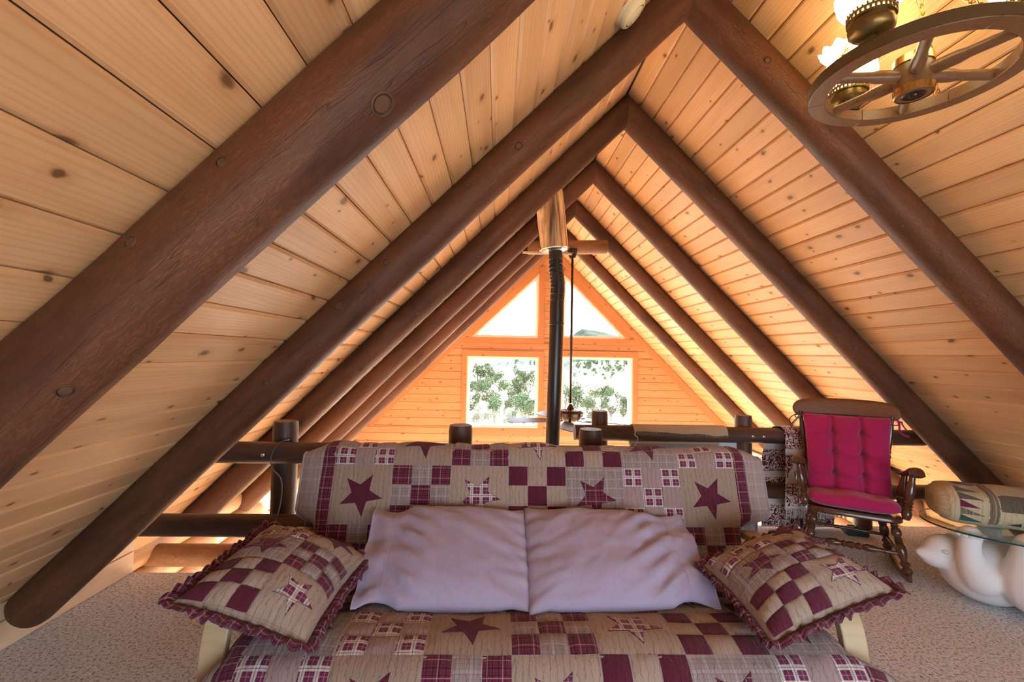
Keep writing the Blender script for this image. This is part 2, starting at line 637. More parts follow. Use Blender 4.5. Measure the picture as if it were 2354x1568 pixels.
    # the last stretch near the ridge: a narrow ridge bead
ridge = MB().prism([(RX - .005, RZ - .006), (RX + .005, RZ - .006), (RX + .03, RZ + .03), (RX - .03, RZ + .03)], Y0, YG)
struct('trim_1', ridge, M['dark'], label='dark joint line along the ridge of the plank ceiling')

# ---- loft floor (carpet), L shaped, and the open room below
mb = MB()
poly = [(-2.2, Y0), (4.02, Y0), (4.02, 3.63), (.80, 3.63), (.80, 2.80), (-2.2, 2.80)]
n = len(poly)
mb.add([(x, y, 0) for x, y in poly] + [(x, y, -.03) for x, y in poly],
       [tuple(range(n)), tuple(reversed(range(n, 2 * n)))] + [(k, k + n, (k + 1) % n + n, (k + 1) % n) for k in range(n)])
floor = struct('floor', mb, M['carpet'], label='pale looped carpet of the loft floor')
mb = MB()
mb.box((-.7, 2.7, -.15), (3.0, .18, .236))
mb.box((2.41, 3.53, -.15), (3.2, .18, .236))
mb.box((.80, 3.2, -.15), (.12, .6, .236))
struct('trim_2', mb, M['paleboard'], label='edge beam below the loft carpet')
mb = MB().box((.9, 2.6, -2.55), (7.2, 10.5, .1))
struct('floor_lower', mb, M['paleboard'], label='wooden floor of the room below the loft')

# knee boards where the slopes meet the carpet
for side, sg in (('left', -1), ('right', 1)):
    x0 = -2.165 if sg < 0 else RX * 2 + 2.165
    y1 = 2.80 if sg < 0 else 3.63
    wl = struct('wall_knee_' + side, MB().box((x0 + sg * .06, (Y0 + y1) / 2, .13), (.06, y1 - Y0, .26)), M['backing'])
    for k, (z0, h) in enumerate(((.002, .128), (.132, .13))):
        mb = MB().box(((y1 - Y0) / 2, h / 2, 0), (y1 - Y0, h - .003, .03))
        o = obj('board', mb, M['paleboard'], wl, local=True)
        o.matrix_local = frame((x0 + sg * .012, Y0, z0), (0, 1, 0), (0, 0, 1))
        bevel(o, .004)
    # log wall of the room below
    xw = -2.42 if sg < 0 else RX * 2 + 2.42
    ws = 2.82 if sg < 0 else 3.65
    mb = MB()
    if sg < 0:
        mb.box((xw + sg * .1, (ws + YG) / 2, -1.1), (.1, YG - ws, 2.9))
    else:            # with a window opening
        wy0, wy1, wz0, wz1 = 6.1, 7.3, -1.75, -.25
        mb.box((xw + .1, (ws + wy0) / 2, -1.1), (.1, wy0 - ws, 2.9))
        mb.box((xw + .1, (wy1 + YG) / 2, -1.1), (.1, YG - wy1, 2.9))
        mb.box((xw + .1, (wy0 + wy1) / 2, (-2.55 + wz0) / 2), (.1, wy1 - wy0, wz0 + 2.55))
        mb.box((xw + .1, (wy0 + wy1) / 2, (wz1 + .35) / 2), (.1, wy1 - wy0, .35 - wz1))
    wall = struct('wall_' + side, mb, M['paleboard'])
    for k in range(13):
        z = .16 - .205 * k
        segs = [(ws, YG)]
        if sg > 0 and wz0 - .12 < z < wz1 + .12:
            segs = [(ws, wy0 - .1), (wy1 + .1, YG)]
        for s0, s1 in segs:
            mb = MB().tube([(t * (s1 - s0) / 6, 0, 0) for t in range(7)], .102, 14)
            o = obj('wall_log', mb, M['paleendlog'], wall, smooth=40., local=True)
            o.matrix_local = frame((xw + sg * .02, s0, z), (0, 1, 0), (0, 0, 1))
    if sg > 0:
        w5 = MB()
        for c, d in (((xw, (wy0 + wy1) / 2, wz1 + .05), (.16, wy1 - wy0 + .2, .1)), ((xw, (wy0 + wy1) / 2, wz0 - .05), (.16, wy1 - wy0 + .2, .1)),
                     ((xw, wy0 - .05, (wz0 + wz1) / 2), (.16, .1, wz1 - wz0)), ((xw, wy1 + .05, (wz0 + wz1) / 2), (.16, .1, wz1 - wz0))):
            w5.box(c, d)
        wo = struct('window_5', w5, M['cream'], label='pale framed window low in the wall beyond the far railing')
        obj('pane', MB().box((xw + .03, (wy0 + wy1) / 2, (wz0 + wz1) / 2), (.006, wy1 - wy0, wz1 - wz0)), M['pane'], wo)
        obj('mullion', MB().box((xw, (wy0 + wy1) / 2, (wz0 + wz1) / 2), (.05, .05, wz1 - wz0)), M['cream'], wo)
        portal((xw + .2, (wy0 + wy1) / 2, (wz0 + wz1) / 2), (0, R(90), 0), wz1 - wz0, wy1 - wy0, 'side_window_portal_offscreen')

# ---- window wall (gable) with horizontal boards
LW = (-.53, .71, .085, 1.315)
RW = (1.10, 2.35, .105, 1.335)
TL = dict(z0=1.64, x_in=.69, x_out=-.47, ztop=2.77)      # triangle windows: upright edge by the middle
TR = dict(z0=1.655, x_in=1.115, x_out=2.235, ztop=2.775)
LOW = [(-1.7, .55, -2.1, -.45), (1.2, 3.5, -2.1, -.45)]  # windows of the room below


def tri_x(T, z):
    return lerp(T['x_out'], T['x_in'], (z - T['z0']) / (T['ztop'] - T['z0']))


def gable_intervals(z0, z1):
    """list of ((xl0, xl1), (xr0, xr1)) solid stretches for the band z0..z1"""
    zm = (z0 + z1) / 2
    cuts = []
    for a, b, c, d in (LW, RW):
        if c < zm < d:
            cuts.append(((a, a), (b, b)))
    for a, b, c, d in LOW:
        if c < zm < d:
            cuts.append(((a, a), (b, b)))
    if TL['z0'] < zm < TL['ztop']:
        cuts.append(((tri_x(TL, z0), tri_x(TL, z1)), (TL['x_in'],) * 2))
    if TR['z0'] < zm < TR['ztop']:
        cuts.append(((TR['x_in'],) * 2, (tri_x(TR, z0), tri_x(TR, z1))))
    hw0, hw1 = min(RZ - z0, 3.4), min(RZ - z1, 3.4)
    l = (RX - hw0, RX - hw1)
    rr = (RX + hw0, RX + hw1)
    res = []
    for c in sorted(cuts, key=lambda q: q[0][0]):
        res.append((l, c[0]))
        l = c[1]
    res.append((l, rr))
    return res


zcuts = sorted({LW[2], LW[3], RW[2], RW[3], TL['z0'], TR['z0'], TL['ztop'], TR['ztop'], -2.1, -.45})
back = MB()
bands = sorted(set(zcuts + [-2.6, 0., RZ - .01]))
for z0, z1 in zip(bands, bands[1:]):
    for (a0, a1), (b0, b1) in gable_intervals(z0, z1):
        back.prism([(a0, z0), (b0, z0), (b1, z1), (a1, z1)], YG + .02, YG + .14)
wall_back = struct('wall_back', back, M['backing'])
zrow = -.42
while zrow < RZ - .05:
    zz = [zrow] + [z for z in zcuts if zrow + .004 < z < zrow + PW - .004] + [min(zrow + PW, RZ - .01)]
    for z0, z1 in zip(zz, zz[1:]):
        for (a0, a1), (b0, b1) in gable_intervals(z0, z1):
            if b0 - a0 < .02:
                continue
            mb = MB()
            y = YG
            h = z1 - z0 - .002
            c = .005
            # board with chamfered upper and lower front edges, local to its lower left corner
            pts = [(0, 0), (b0 - a0, 0), (b1 - a0, h), (a1 - a0, h)]
            fr = [(0 + c * .0, c), (b0 - a0, c), (b1 - a0, h - c), (a1 - a0, h - c)]
            vs = [(p[0], p[1], -.0) for p in pts]
            vs = [(p[0], p[1], .016) for p in pts] + [(p[0], p[1], c - .002) for p in pts] + [(p[0], p[1], -.003) for p in fr]
            fs = [(3, 2, 1, 0)]
            for k in range(4):
                k2 = (k + 1) % 4
                fs += [(k, k2, k2 + 4, k + 4), (k + 4, k2 + 4, k2 + 8, k + 8)]
            fs.append((8, 9, 10, 11))
            vs = [(p[0], p[1], -p[2]) for p in vs]
            mb.add(vs, fs)
            o = obj('board', mb, M['gable'], wall_back, local=True)
            o.matrix_local = frame((a0, y, z0), (1, 0, 0), (0, 0, 1))
    zrow += PW


def bar(p, q, w, y0, y1):
    """board in the wall plane from p to q (x, z), width w on the left-hand side of p->q"""
    d = Vector((q[0] - p[0], q[1] - p[1])).normalized()
    nrm = Vector((-d.y, d.x))
    mb = MB()
    mb.prism([(p[0], p[1]), (q[0], q[1]), (q[0] + nrm.x * w, q[1] + nrm.y * w), (p[0] + nrm.x * w, p[1] + nrm.y * w)], y0, y1)
    return mb


def board_part(name, p, q, w, parent, y0=YG - .026, y1=YG + .01, mat='casing'):
    L = math.hypot(q[0] - p[0], q[1] - p[1])
    mb = MB().box((L / 2, w / 2, (y0 + y1) / 2 - YG), (L, w, y1 - y0))
    mb.v = [Vector((a.x, a.y, -a.z)) for a in mb.v]
    mb.f = [tuple(reversed(f)) for f in mb.f]
    o = obj(name, mb, M[mat], parent, local=True)
    d = Vector((q[0] - p[0], 0, q[1] - p[1]))
    o.matrix_local = frame((p[0], YG, p[1]), d, Vector((-d.z, 0, d.x)))
    bevel(o, .004)
    return o


def window_rect(i, W, label):
    a, b, c, d = W
    fr = MB()
    for k, (ins, dep) in enumerate(((.0, .05), (.022, .075))):
        w = .024
        for p, q in (((a + ins, c + ins), (b - ins, c + ins)), ((b - ins, c + ins + w), (b - ins, d - ins - w)), ((b - ins, d - ins), (a + ins, d - ins)), ((a + ins, d - ins - w), (a + ins, c + ins + w))):
            m = bar(p, q, w, YG + .0 + k * .03, YG + .15)
            fr.add(m.v, m.f)
    root = struct('window_%d' % i, fr, M['cream'], label=label)
    obj('pane', MB().box(((a + b) / 2, YG + .09, (c + d) / 2), (b - a - .06, .006, d - c - .06)), M['pane'], root)
    cw = .088
    board_part('casing_board', (a - cw, d), (b + cw, d), .105, root)
    board_part('casing_board', (a - cw, c - .135), (b + cw, c - .135), .135, root)
    board_part('casing_board', (a, c), (a, d), cw, root)
    board_part('casing_board', (b + cw, c), (b + cw, d), cw, root)
    portal(((a + b) / 2, YG + .17, (c + d) / 2), (R(-90), 0, 0), b - a, d - c)
    return root


window_rect(1, LW, 'square window of the gable wall with the nearer pinyon trees behind it')
window_rect(2, RW, 'square window of the gable wall behind the ceiling fan rod')


def window_tri(i, T, label):
    sg = -1 if T['x_out'] < T['x_in'] else 1
    A = Vector((T['x_in'], T['z0']))
    B = Vector((T['x_out'], T['z0']))
    Ct = Vector((T['x_in'], T['ztop']))
    cen = (A + B + Ct) / 3
    fr = MB()
    for k in range(2):
        s = 1 - .055 * k
        t3 = [cen + (p - cen) * s for p in (A, B, Ct)]
        for e_, (p, q) in enumerate(zip(t3, t3[1:] + t3[:1])):
            if (q - p).x * (cen - p).y - (q - p).y * (cen - p).x < 0:
                p, q = q, p
            dd = (q - p).normalized() * (.10 if k == 0 else .02)
            m = bar(p - dd, q + dd, .03, YG + .001 + .03 * k + .0012 * e_, YG + .15 + .001 * e_)
            fr.add(m.v, m.f)
    root = struct('window_%d' % i, fr, M['cream'], label=label)
    s = .93
    pl = [cen + (p - cen) * s for p in (A, B, Ct)]
    obj('pane', MB().prism([tuple(p) for p in (pl if sg > 0 else pl[::-1])], YG + .085, YG + .091), M['pane'], root)
    # casing: sill, upright, sloping board
    cw = .10
    x0, x1 = sorted((A.x, B.x))
    board_part('casing_board', (x0 - (.30 if sg < 0 else .1), A.y - .125), (x1 + (.1 if sg < 0 else .30), A.y - .125), .125, root)
    if sg < 0:
        board_part('casing_board', (A.x + cw, A.y), (A.x + cw, Ct.y + .12), cw, root)
        board_part('casing_board', (B.x - .02, B.y - .02), (Ct.x + .03, Ct.y + .03), .125, root)
    else:
        board_part('casing_board', (A.x, A.y), (A.x, Ct.y + .12), cw, root)
        board_part('casing_board', (Ct.x - .03, Ct.y + .03), (B.x + .02, B.y - .02), .125, root)
    portal(tuple(((A + B + Ct) / 3).to_3d().xzy + Vector((0, YG + .17, 0))), (R(-90), 0, 0), .8, .8)
    return root


window_tri(3, TL, 'triangular gable window beside the pipe showing only sky')
window_tri(4, TR, 'triangular gable window with the wooded mountain top in its corner')
# boards along the slopes and the narrow header board between the window rows
tr = struct('trim_3', bar((RX - 3.1, RZ - 3.1), (RX - .02, RZ - .02), .001, YG + .0, YG + .01), M['casing'], label='pine boards edging the gable under the roof slopes')
board_part('edging_board', (RX - 3.12 + .085, RZ - 3.12 - .085), (RX - .02, RZ - .19), .115, tr, YG - .035, YG)
board_part('edging_board', (RX + .02, RZ - .19), (RX + 3.12 - .085, RZ - 3.12 - .085), .115, tr, YG - .035, YG)
board_part('edging_board', (RX - 1.75, 1.50), (RX + 1.75, 1.50), .05, tr, YG - .03, YG)
for k, (a, b, c, d) in enumerate(LOW):
    w = MB()
    for p, q in (((a, c), (b, c)), ((b, c), (b, d)), ((b, d), (a, d)), ((a, d), (a, c))):
        m = bar(p, q, .05, YG - .01, YG + .15)
        w.add(m.v, m.f)
    wo = struct('window_%d' % (6 + k), w, M['cream'], label='tall window of the room below, under the gable windows')
    obj('pane', MB().box(((a + b) / 2, YG + .09, (c + d) / 2), (b - a, .006, d - c)), M['pane'], wo)
    portal(((a + b) / 2, YG + .17, (c + d) / 2), (R(-90), 0, 0), b - a, d - c, 'lower_window_portal_offscreen')

# ---- rear gable wall behind the camera, mostly one large window
Yb = Y0
RWP = [(-.25, .12), (3.35, .12), (3.35, .72), (2.55, 1.50), (-.25, 1.50)]
mb = MB()
mb.prism([(-2.4, -.1), (-.25, -.1), (-.25, RZ - (RX + .25)), (-2.4, RZ - (RX + 2.4))], Yb - .12, Yb)
mb.prism([(3.35, -.1), (4.2, -.1), (4.2, RZ - (4.2 - RX)), (3.35, RZ - (3.35 - RX))], Yb - .12, Yb)
mb.prism([(-.25, -.1), (3.35, -.1), (3.35, .12), (-.25, .12)], Yb - .12, Yb)
mb.prism([(-.25, 1.50), (2.55, 1.50), (RX, RZ), (-.25, RZ - (RX + .25))], Yb - .12, Yb)
mb.prism([(2.55, 1.50), (3.35, .72), (3.35, RZ - (3.35 - RX)), (RX, RZ)], Yb - .12, Yb)
struct('wall_rear', mb, M['gable'])
w = MB()
for p, q in list(zip(RWP, RWP[1:] + RWP[:1])) + [((1.3, .12), (1.3, 1.50))]:
    m = bar(p, q, .06, Yb - .1, Yb + .02)
    w.add(m.v, m.f)
wo = struct('window_8', w, M['cream'], label='wide window in the rear gable wall')
obj('pane', MB().prism(RWP, Yb - .056, Yb - .05), M['pane'], wo)
portal((1.55, Yb - .15, .81), (R(90), 0, 0), 3.6, 1.38, 'rear_window_portal_offscreen')

# ------------------------------------------------------------------ log rafters
_kb = MB().lathe([(.031, -.012), (.031, .0002), (.026, .0016)], 16, cap=False, mi=0)
_kb.lathe([(.026, .0016), (.0235, -.0004), (.021, .0004)], 16, cap=False, mi=1)
_kb.lathe([(.021, .0004), (.008, .0012), (0.00001, .0012)], 16, cap=False, mi=0)
KNOT = make_mesh('knot', _kb, [M['knot'], M['knotring']], smooth=True)


def log_r(x, a, r, amp, seed):
    return r * (1 + amp * (nz(x * 1.3 + seed * 9, math.cos(a) * .9, math.sin(a) * .9) + .5 * nz(x * 4, math.cos(a) * 2, math.sin(a) * 2 + seed)))


def log_mesh(name, L, r, mat, miter=False, amp=.05, seg=26, rough_end=True, taper=0.0, c0=0.0, seed=0):
    """log along local X; with miter its start is cut so that X equals local Z"""
    mb = MB()
    nseg = max(6, int(L / .12))
    ts = [i / nseg for i in range(nseg + 1)]
    if rough_end:
        ts = ts[:-1] + [1 - .03 / L, 1.0]
    for i, t in enumerate(ts):
        for k in range(seg):
            a = 2 * PI * k / seg
            rr = log_r(t * L, a, r, amp, seed)
            if rough_end and i == len(ts) - 1:
                rr *= .93
            y, z = rr * math.cos(a), rr * math.sin(a) + c0
            x = t * L
            if miter:
                x = max(x, z)
            mb.v.append(Vector((x, y, z)))
    for i in range(len(ts) - 1):
        for k in range(seg):
            k2 = (k + 1) % seg
            mb.face((i * seg + k, i * seg + k2, (i + 1) * seg + k2, (i + 1) * seg + k))
    mb.face(tuple(reversed(range(seg))))
    mb.face(tuple((len(ts) - 1) * seg + k for k in range(seg)))
    return make_mesh(name, mb, mat, smooth=45.)


KNOTS = {(0, -1): [(880, 240, .78), (297, 555, .42), (503, 368, .36), (795, 65, .3), (150, 900, .5)],
         (1, -1): [(888, 603, .5), (780, 703, .75), (735, 795, .4), (1390, 100, .62), (1192, 335, .55), (612, 880, .4), (455, 985, .45), (330, 1180, .4), (1075, 425, .4)],
         (1, 1): [(1765, 138, .5), (1955, 385, .4), (2075, 520, .45), (2200, 680, .4), (1690, 60, .35)],
         (2, 1): [(1505, 300, .55), (1642, 458, .62), (1800, 622, .55), (1932, 770, .45), (1968, 800, .55), (2060, 930, .5)],
         (2, -1): [(1255, 440, .5), (1100, 590, .45), (960, 720, .5), (830, 850, .45)],
         (3, 1): [(1410, 440, .5), (1500, 520, .6), (1630, 690, .5)]}


def put_knot(log, x, ang, size, r, c0, k, sg):
    kn = bpy.data.objects.new('knot', KNOT)
    COL.objects.link(kn)
    kn.parent = log
    rk = log_r(x, ang, r, .06 if k else .075, k * 2 + sg)
    nrm = Vector((0, math.cos(ang), math.sin(ang)))
    z_ = nrm
    x_ = Vector((1, 0, 0))
    y_ = z_.cross(x_)
    m = Matrix((x_, y_, z_)).transposed().to_4x4()
    m.translation = Vector((x, 0, c0)) + nrm * (rk + .0006)
    kn.matrix_local = m @ Matrix.Diagonal((size * 1.15, size, 1, 1))


ORD = ['first', 'second', 'third', 'fourth', 'fifth', 'sixth']
for k in range(6):
    for sg in (-1, 1):
        r = .099 if k == 0 else (.092, .090, .085, .083, .08)[k - 1]
        c0 = r * .90
        L = (4.35 if (k, sg) == (1, -1) else 4.40) if k < 3 else 4.72
        me = log_mesh('log_rafter', L, r, M['rafter'], True, .06 if k else .075, 28, True, 0., c0, seed=k * 2 + sg)
        o = bpy.data.objects.new('log_rafter', me)
        COL.objects.link(o)
        dn = Vector((sg * S2, 0, -S2))
        o.matrix_world = frame((RX, YR[k], RZ), dn, (0, -sg, 0))
        where = 'on the slope with the smoke alarm' if sg < 0 else 'on the slope above the rocking chair'
        tag(o, 'dark stained log rafter, %s from the window wall %s' % (ORD[5 - k], where), 'rafter', 'log rafters under the ' + ('smoke alarm slope' if sg < 0 else 'rocking chair slope'))
        mw = o.matrix_world.copy()
        inv = mw.inverted()
        e_loc = inv @ EYE
        for px, py, size in KNOTS.get((k, sg), ()):
            d_loc = inv.to_3x3() @ ray(px, py)
            # where the line of sight meets the round surface (local Y, Z about the axis)
            A_ = d_loc.y ** 2 + d_loc.z ** 2
            B_ = e_loc.y * d_loc.y + (e_loc.z - c0) * d_loc.z
            C_ = e_loc.y ** 2 + (e_loc.z - c0) ** 2 - r * r
            disc = B_ * B_ - A_ * C_
            h_ = e_loc + d_loc * ((-B_ - math.sqrt(max(0., disc))) / A_)
            put_knot(o, h_.x, math.atan2(h_.z - c0, h_.y), size, r, c0, k, sg)
        nk = 4 if (k, sg) in KNOTS else 7
        for q in range(nk):
            t = .35 + (L - .7) * (q + random.random() * .8) / nk
            camdir = 1 if sg < 0 else -1       # local Y sign that faces the camera
            b_ = random.uniform(-.3, .75)
            put_knot(o, t, math.atan2(math.sin(b_), math.cos(b_) * camdir), random.uniform(.3, .6), r, c0, k, sg)


def log_obj(name, p, q, r, mat, parent=None, amp=.04, seed=0, seg=24):
    p, q = Vector(p), Vector(q)
    me = log_mesh(name, (q - p).length, r, M[mat], False, amp, seg, True, 0, 0, seed)
    o = bpy.data.objects.new(name, me)
    COL.objects.link(o)
    d = q - p
    up = Vector((0, 0, 1)) if abs(d.normalized().z) < .9 else Vector((0, 1, 0))
    o.matrix_world = frame(p, d, up.cross(d))
    if parent is not None:
        mw = o.matrix_world.copy()
        o.parent = parent
        o.matrix_parent_inverse = Matrix()
        o.matrix_local = ROOTM[parent.name].inverted() @ mw
        ROOTM[o.name] = mw
    return o


# collar log that carries the fan, tie beam of the room below
a, b = at_y(1196, 568, 5.25), at_y(1396, 567, 5.25)
o = log_obj('collar_log', (a.x + .09, 5.272, a.z), (b.x, 5.272, b.z), .082, 'bandlog')
tag(o, 'short brown cross log near the ridge with a sawn end', 'beam')
o = log_obj('tie_log', (-2.40, 3.24, -.09), (.76, 3.24, -.09), .075, 'bandlog')
tag(o, 'brown tie log below the lower rail of the near railing', 'beam')
# ------------------------------------------------------------------ railings
SCREW = make_mesh('screw', MB().lathe([(.0105, 0), (.0105, .004), (.008, .005), (.006, .0025), (.003, .004), (0, .004)], 12), M['screw'])


def screw(parent, x, y, z):
    o = bpy.data.objects.new('screw', SCREW)
    COL.objects.link(o)
    o.parent = parent
    o.matrix_local = ROOTM[parent.name].inverted() @ frame((x, y, z), (1, 0, 0), (0, 0, 1)) if parent.name in ROOTM else frame((x, y, z), (1, 0, 0), (0, 0, 1))
    return o


def post(parent, x, y, top, r, seed):
    return log_obj('post', (x, y, 0.0), (x, y, top), r, 'rail', parent, .03, seed)


nr = thing('log_railing', 'dark log railing right behind the quilted futon', 'railing', (-.6, 2.72, 0))
YN = 2.62
log_obj('top_rail', (-1.62, YN, .765), (.89, YN, .765), .061, 'rail', nr, .035, 1)
log_obj('lower_rail', (-2.05, YN, .352), (.89, YN, .352), .0615, 'rail', nr, .04, 2)
for x, t, s in ((-1.262, .928, 3), (-.217, .918, 4), (.575, .905, 5)):
    post(nr, x, YN + .122, t, .071, s)
for x, z in ((-1.30, .765), (-1.28, .352), (.55, .765)):
    screw(nr, x, YN - .0615, z)
# the thin lamp wire that hangs over the left post
pts = [(-1.205, 2.66, .832), (-1.215, 2.60, .832), (-1.235, 2.552, .80), (-1.25, 2.548, .74), (-1.242, 2.555, .69), (-1.215, 2.60, .62), (-1.21, 2.60, .52), (-1.22, 2.58, .42), (-1.235, 2.553, .36), (-1.25, 2.552, .30)]
pp = [catmull([(i, p) for i, p in enumerate(pts)], i * .25) for i in range(4 * (len(pts) - 1) + 1)]
o = obj('wire', MB().tube(pp, .0035, 6), M['cord'], None, True)
tag(o, 'thin grey wire looped over the near railing post by the ruffled pillow', 'wire')

fr = thing('log_railing', 'log railing beyond the rocking chair with a burlap cloth on it', 'railing', (2.0, 3.6, 0))
YF = 3.50
log_obj('top_rail', (.608, YF, .755), (3.42, YF, .748), .062, 'rail', fr, .03, 6)
log_obj('lower_rail', (.75, YF, .318), (3.86, YF, .318), .058, 'rail', fr, .03, 7)
for x, t, s in ((.83, .912, 8), (2.008, .892, 9), (3.00, .88, 10)):
    post(fr, x, YF + .11, t, .065, s)
for x, z in ((1.99, .752), (2.075, .752), (2.02, .318), (2.06, .318)):
    screw(fr, x, YF - .064, z)

# ------------------------------------------------------------------ cloths on the far railing
def draped(fn_front_z, fn_back_z, x0, x1, yr, zr, r, wob, n=40, m=36, thick=.004, seed=0.):
    """returns surface function S(u, v): u in metres along x, v 0 (front hem) .. 1 (back hem), and UV metres"""
    def S(u, v, off=0.0):
        t = u
        zf, zb = fn_front_z(t), fn_back_z(t)
        a0 = math.asin(min(.95, max(0., zf - zr) / (r + .006)))
        lf, lb = max(0., zr - zf), zr - zb
        arc = (PI - a0) * (r + .004)
        tot = lf + arc + lb
        s = v * tot
        wv = wob * (nz(t * 9 + seed, v * 3, seed) + .5 * nz(t * 23, v * 5, seed + 4))
        rr = r + .006 + off
        if s < lf:
            k = (lf - s)
            return Vector((t, yr - rr + wv * min(1, k * 6), zr - k))
        if s < lf + arc:
            a = a0 + (s - lf) / arc * (PI - a0)
            return Vector((t, yr - math.cos(a) * rr, zr + math.sin(a) * rr + abs(wv) * .25))
        k = s - lf - arc
        return Vector((t, yr + rr - wv * min(1, k * 6), zr - k))
    return S


def solidify(o, th=.004):
    m = o.modifiers.new('solid', 'SOLIDIFY')
    m.thickness = th
    m.offset = 0
    return o


xa, xb = at_y(1452, 980, YF).x, at_y(1664, 985, YF).x
S = draped(lambda t: lerp(.782, .752, (t - xa) / (xb - xa)) + .012 * nz(t * 8, 2), lambda t: .66, xa, xb, YF, .754, .062, .004)
mb = MB().grid(lambda u, v: S(u, v), 50, 30, xa, xb, 0, 1)
o = solidify(obj('burlap_cloth', mb, M['burlap'], None, True), .006)
tag(o, 'tan burlap runner laid over the far log railing', 'cloth')
fr_ = MB()
for k in range(70):
    u = lerp(xa, xb, (k + .5) / 70)
    p = S(u, 0.0)
    fr_.tube([p, p + Vector((random.uniform(-.004, .004), -.002, -.008)), p + Vector((random.uniform(-.006, .006), -.001, -.016))], .0016, 4)
f = obj('fringe', fr_, M['burlap'], o)
f['kind'] = 'stuff'
st = [at_y(1462, 990, YF - .07), at_y(1459, 1000, YF - .075), at_y(1466, 1006, YF - .072), at_y(1464, 1018, YF - .06), at_y(1456, 1028, YF - .06), at_y(1452, 1034, YF - .06)]
pp = [catmull([(i, p) for i, p in enumerate(st)], i * .25) for i in range(4 * (len(st) - 1) + 1)]
obj('loose_string', MB().tube(pp, .0028, 5), M['string'], o, True)

# grey panels that stand behind the far railing
xa, xb = at_y(1449, 1020, 3.585).x, at_y(1650, 1020, 3.585).x
o = bevel(obj('grey_panel', MB().box(((xa + xb) / 2, 3.582, .37), (xb - xa, .025, .74)), M['greypanel']), .004)
tag(o, 'grey streaked upright panel behind the far railing', 'panel')
bevel(obj('edge_strip', MB().box((xa - .006, 3.582, .37), (.012, .03, .74)), M['plaster'], o), .002)
xa, xb = 1.70, 1.955
o = bevel(obj('pale_panel', MB().box(((xa + xb) / 2, 3.609, .37), (xb - xa, .026, .74)), M['palepanel']), .006)
tag(o, 'pale glossy panel beside the railing post behind the grey panel', 'panel')


# red and white woven throw over the far rail
def tapestry():
    t = MT('red_white_tapestry')
    uv = t.uv()
    big = t.noise(uv, 5.5, 2., .5, 1.2)
    wv = t.n('TexWave', {'wave_type': 'BANDS', 'bands_direction': 'DIAGONAL'}, Vector=uv, Scale=15., Distortion=14., Detail=3., Detail_Scale=2.).outputs[1]
    sm = t.noise(uv, 75., 3., .6, 2.)
    k = t.ramp(t.math('ADD', t.math('MULTIPLY', wv, .55), t.math('MULTIPLY', sm, .6)), [(.56, (0, 0, 0)), (.62, (1, 1, 1))])
    col = t.mix(k, (.17, .012, .022), (.66, .60, .56))
    wh = t.ramp(big, [(.62, (0, 0, 0)), (.64, (1, 1, 1))])
    col = t.mix(wh, col, (.68, .64, .62))
    sep = t.n('SeparateXYZ', None, Vector=uv).outputs
    for per, off, w, c in ((.21, .03, .052, (.66, .60, .56)), (.21, .028, .004, (.10, .01, .02)), (.21, .08, .004, (.10, .01, .02))):
        m = t.math('LESS_THAN', t.math('FLOORED_MODULO', t.math('ADD', sep[1], off), per), w)
        col = t.mix(m, col, c)
    weave = t.noise(t.mapping(uv, (500, 500, 1)), 1., 1.)
    return t.bsdf(col, .9, t.bump(weave, .3, .004), 0., .2)


M['tapestry'] = tapestry()
M['redink'] = plain('dark_red_thread', (.07, .008, .016), .9)
xa = at_y(1803, 1000, YF - .06).x
xb = at_y(1940, 1000, YF - .06).x
xa2 = at_y(1777, 1100, YF + .07).x
S1 = draped(lambda t: .20 + .01 * nz(t * 7, 1), lambda t: .012, xa, xb, YF, .755, .066, .012, seed=3.)
TH = thing('woven_throw', 'red and white woven picture throw hanging over the far railing beside the rocking chair', 'throw', ((xa + xb) / 2, YF, .75))


def Sback(u, v):       # back fall, slipped a little to the left
    p = S1(u, v)
    sh = max(0., min(1., (v - .42) / .2))
    return p + Vector((-.10 * sh, 0, 0))


def uvm(u, v):
    return (u, v * 1.45)


def uvgrid(fn, nu, nv, u0, u1, v0, v1, vs=1.45, mi=0):
    mb = MB().grid(fn, nu, nv, u0, u1, v0, v1, mi=mi)
    mb.uv = [[(a, b * vs) for a, b in q] for q in mb.uv]
    return mb


solidify(obj('front_fall', uvgrid(Sback, 40, 50, xa, xb, 0, .44), M['tapestry'], TH, True), .005)
solidify(obj('back_fall', uvgrid(Sback, 40, 70, xa, xb + .12, .44, 1), M['tapestry'], TH, True), .005)
fr_ = MB()
for k in range(70):
    u = lerp(xa, xb, (k + .5) / 70)
    p = Sback(u, 0.0)
    dx = random.uniform(-.01, .01)
    fr_.tube([p + Vector((0, 0, .004)), p + Vector((dx, -.004, -.03)), p + Vector((dx * 1.4, -.004, -.06 - random.random() * .02))], .0022, 4)
f = obj('fringe', fr_, M['tapestry'], TH)
f['kind'] = 'stuff'


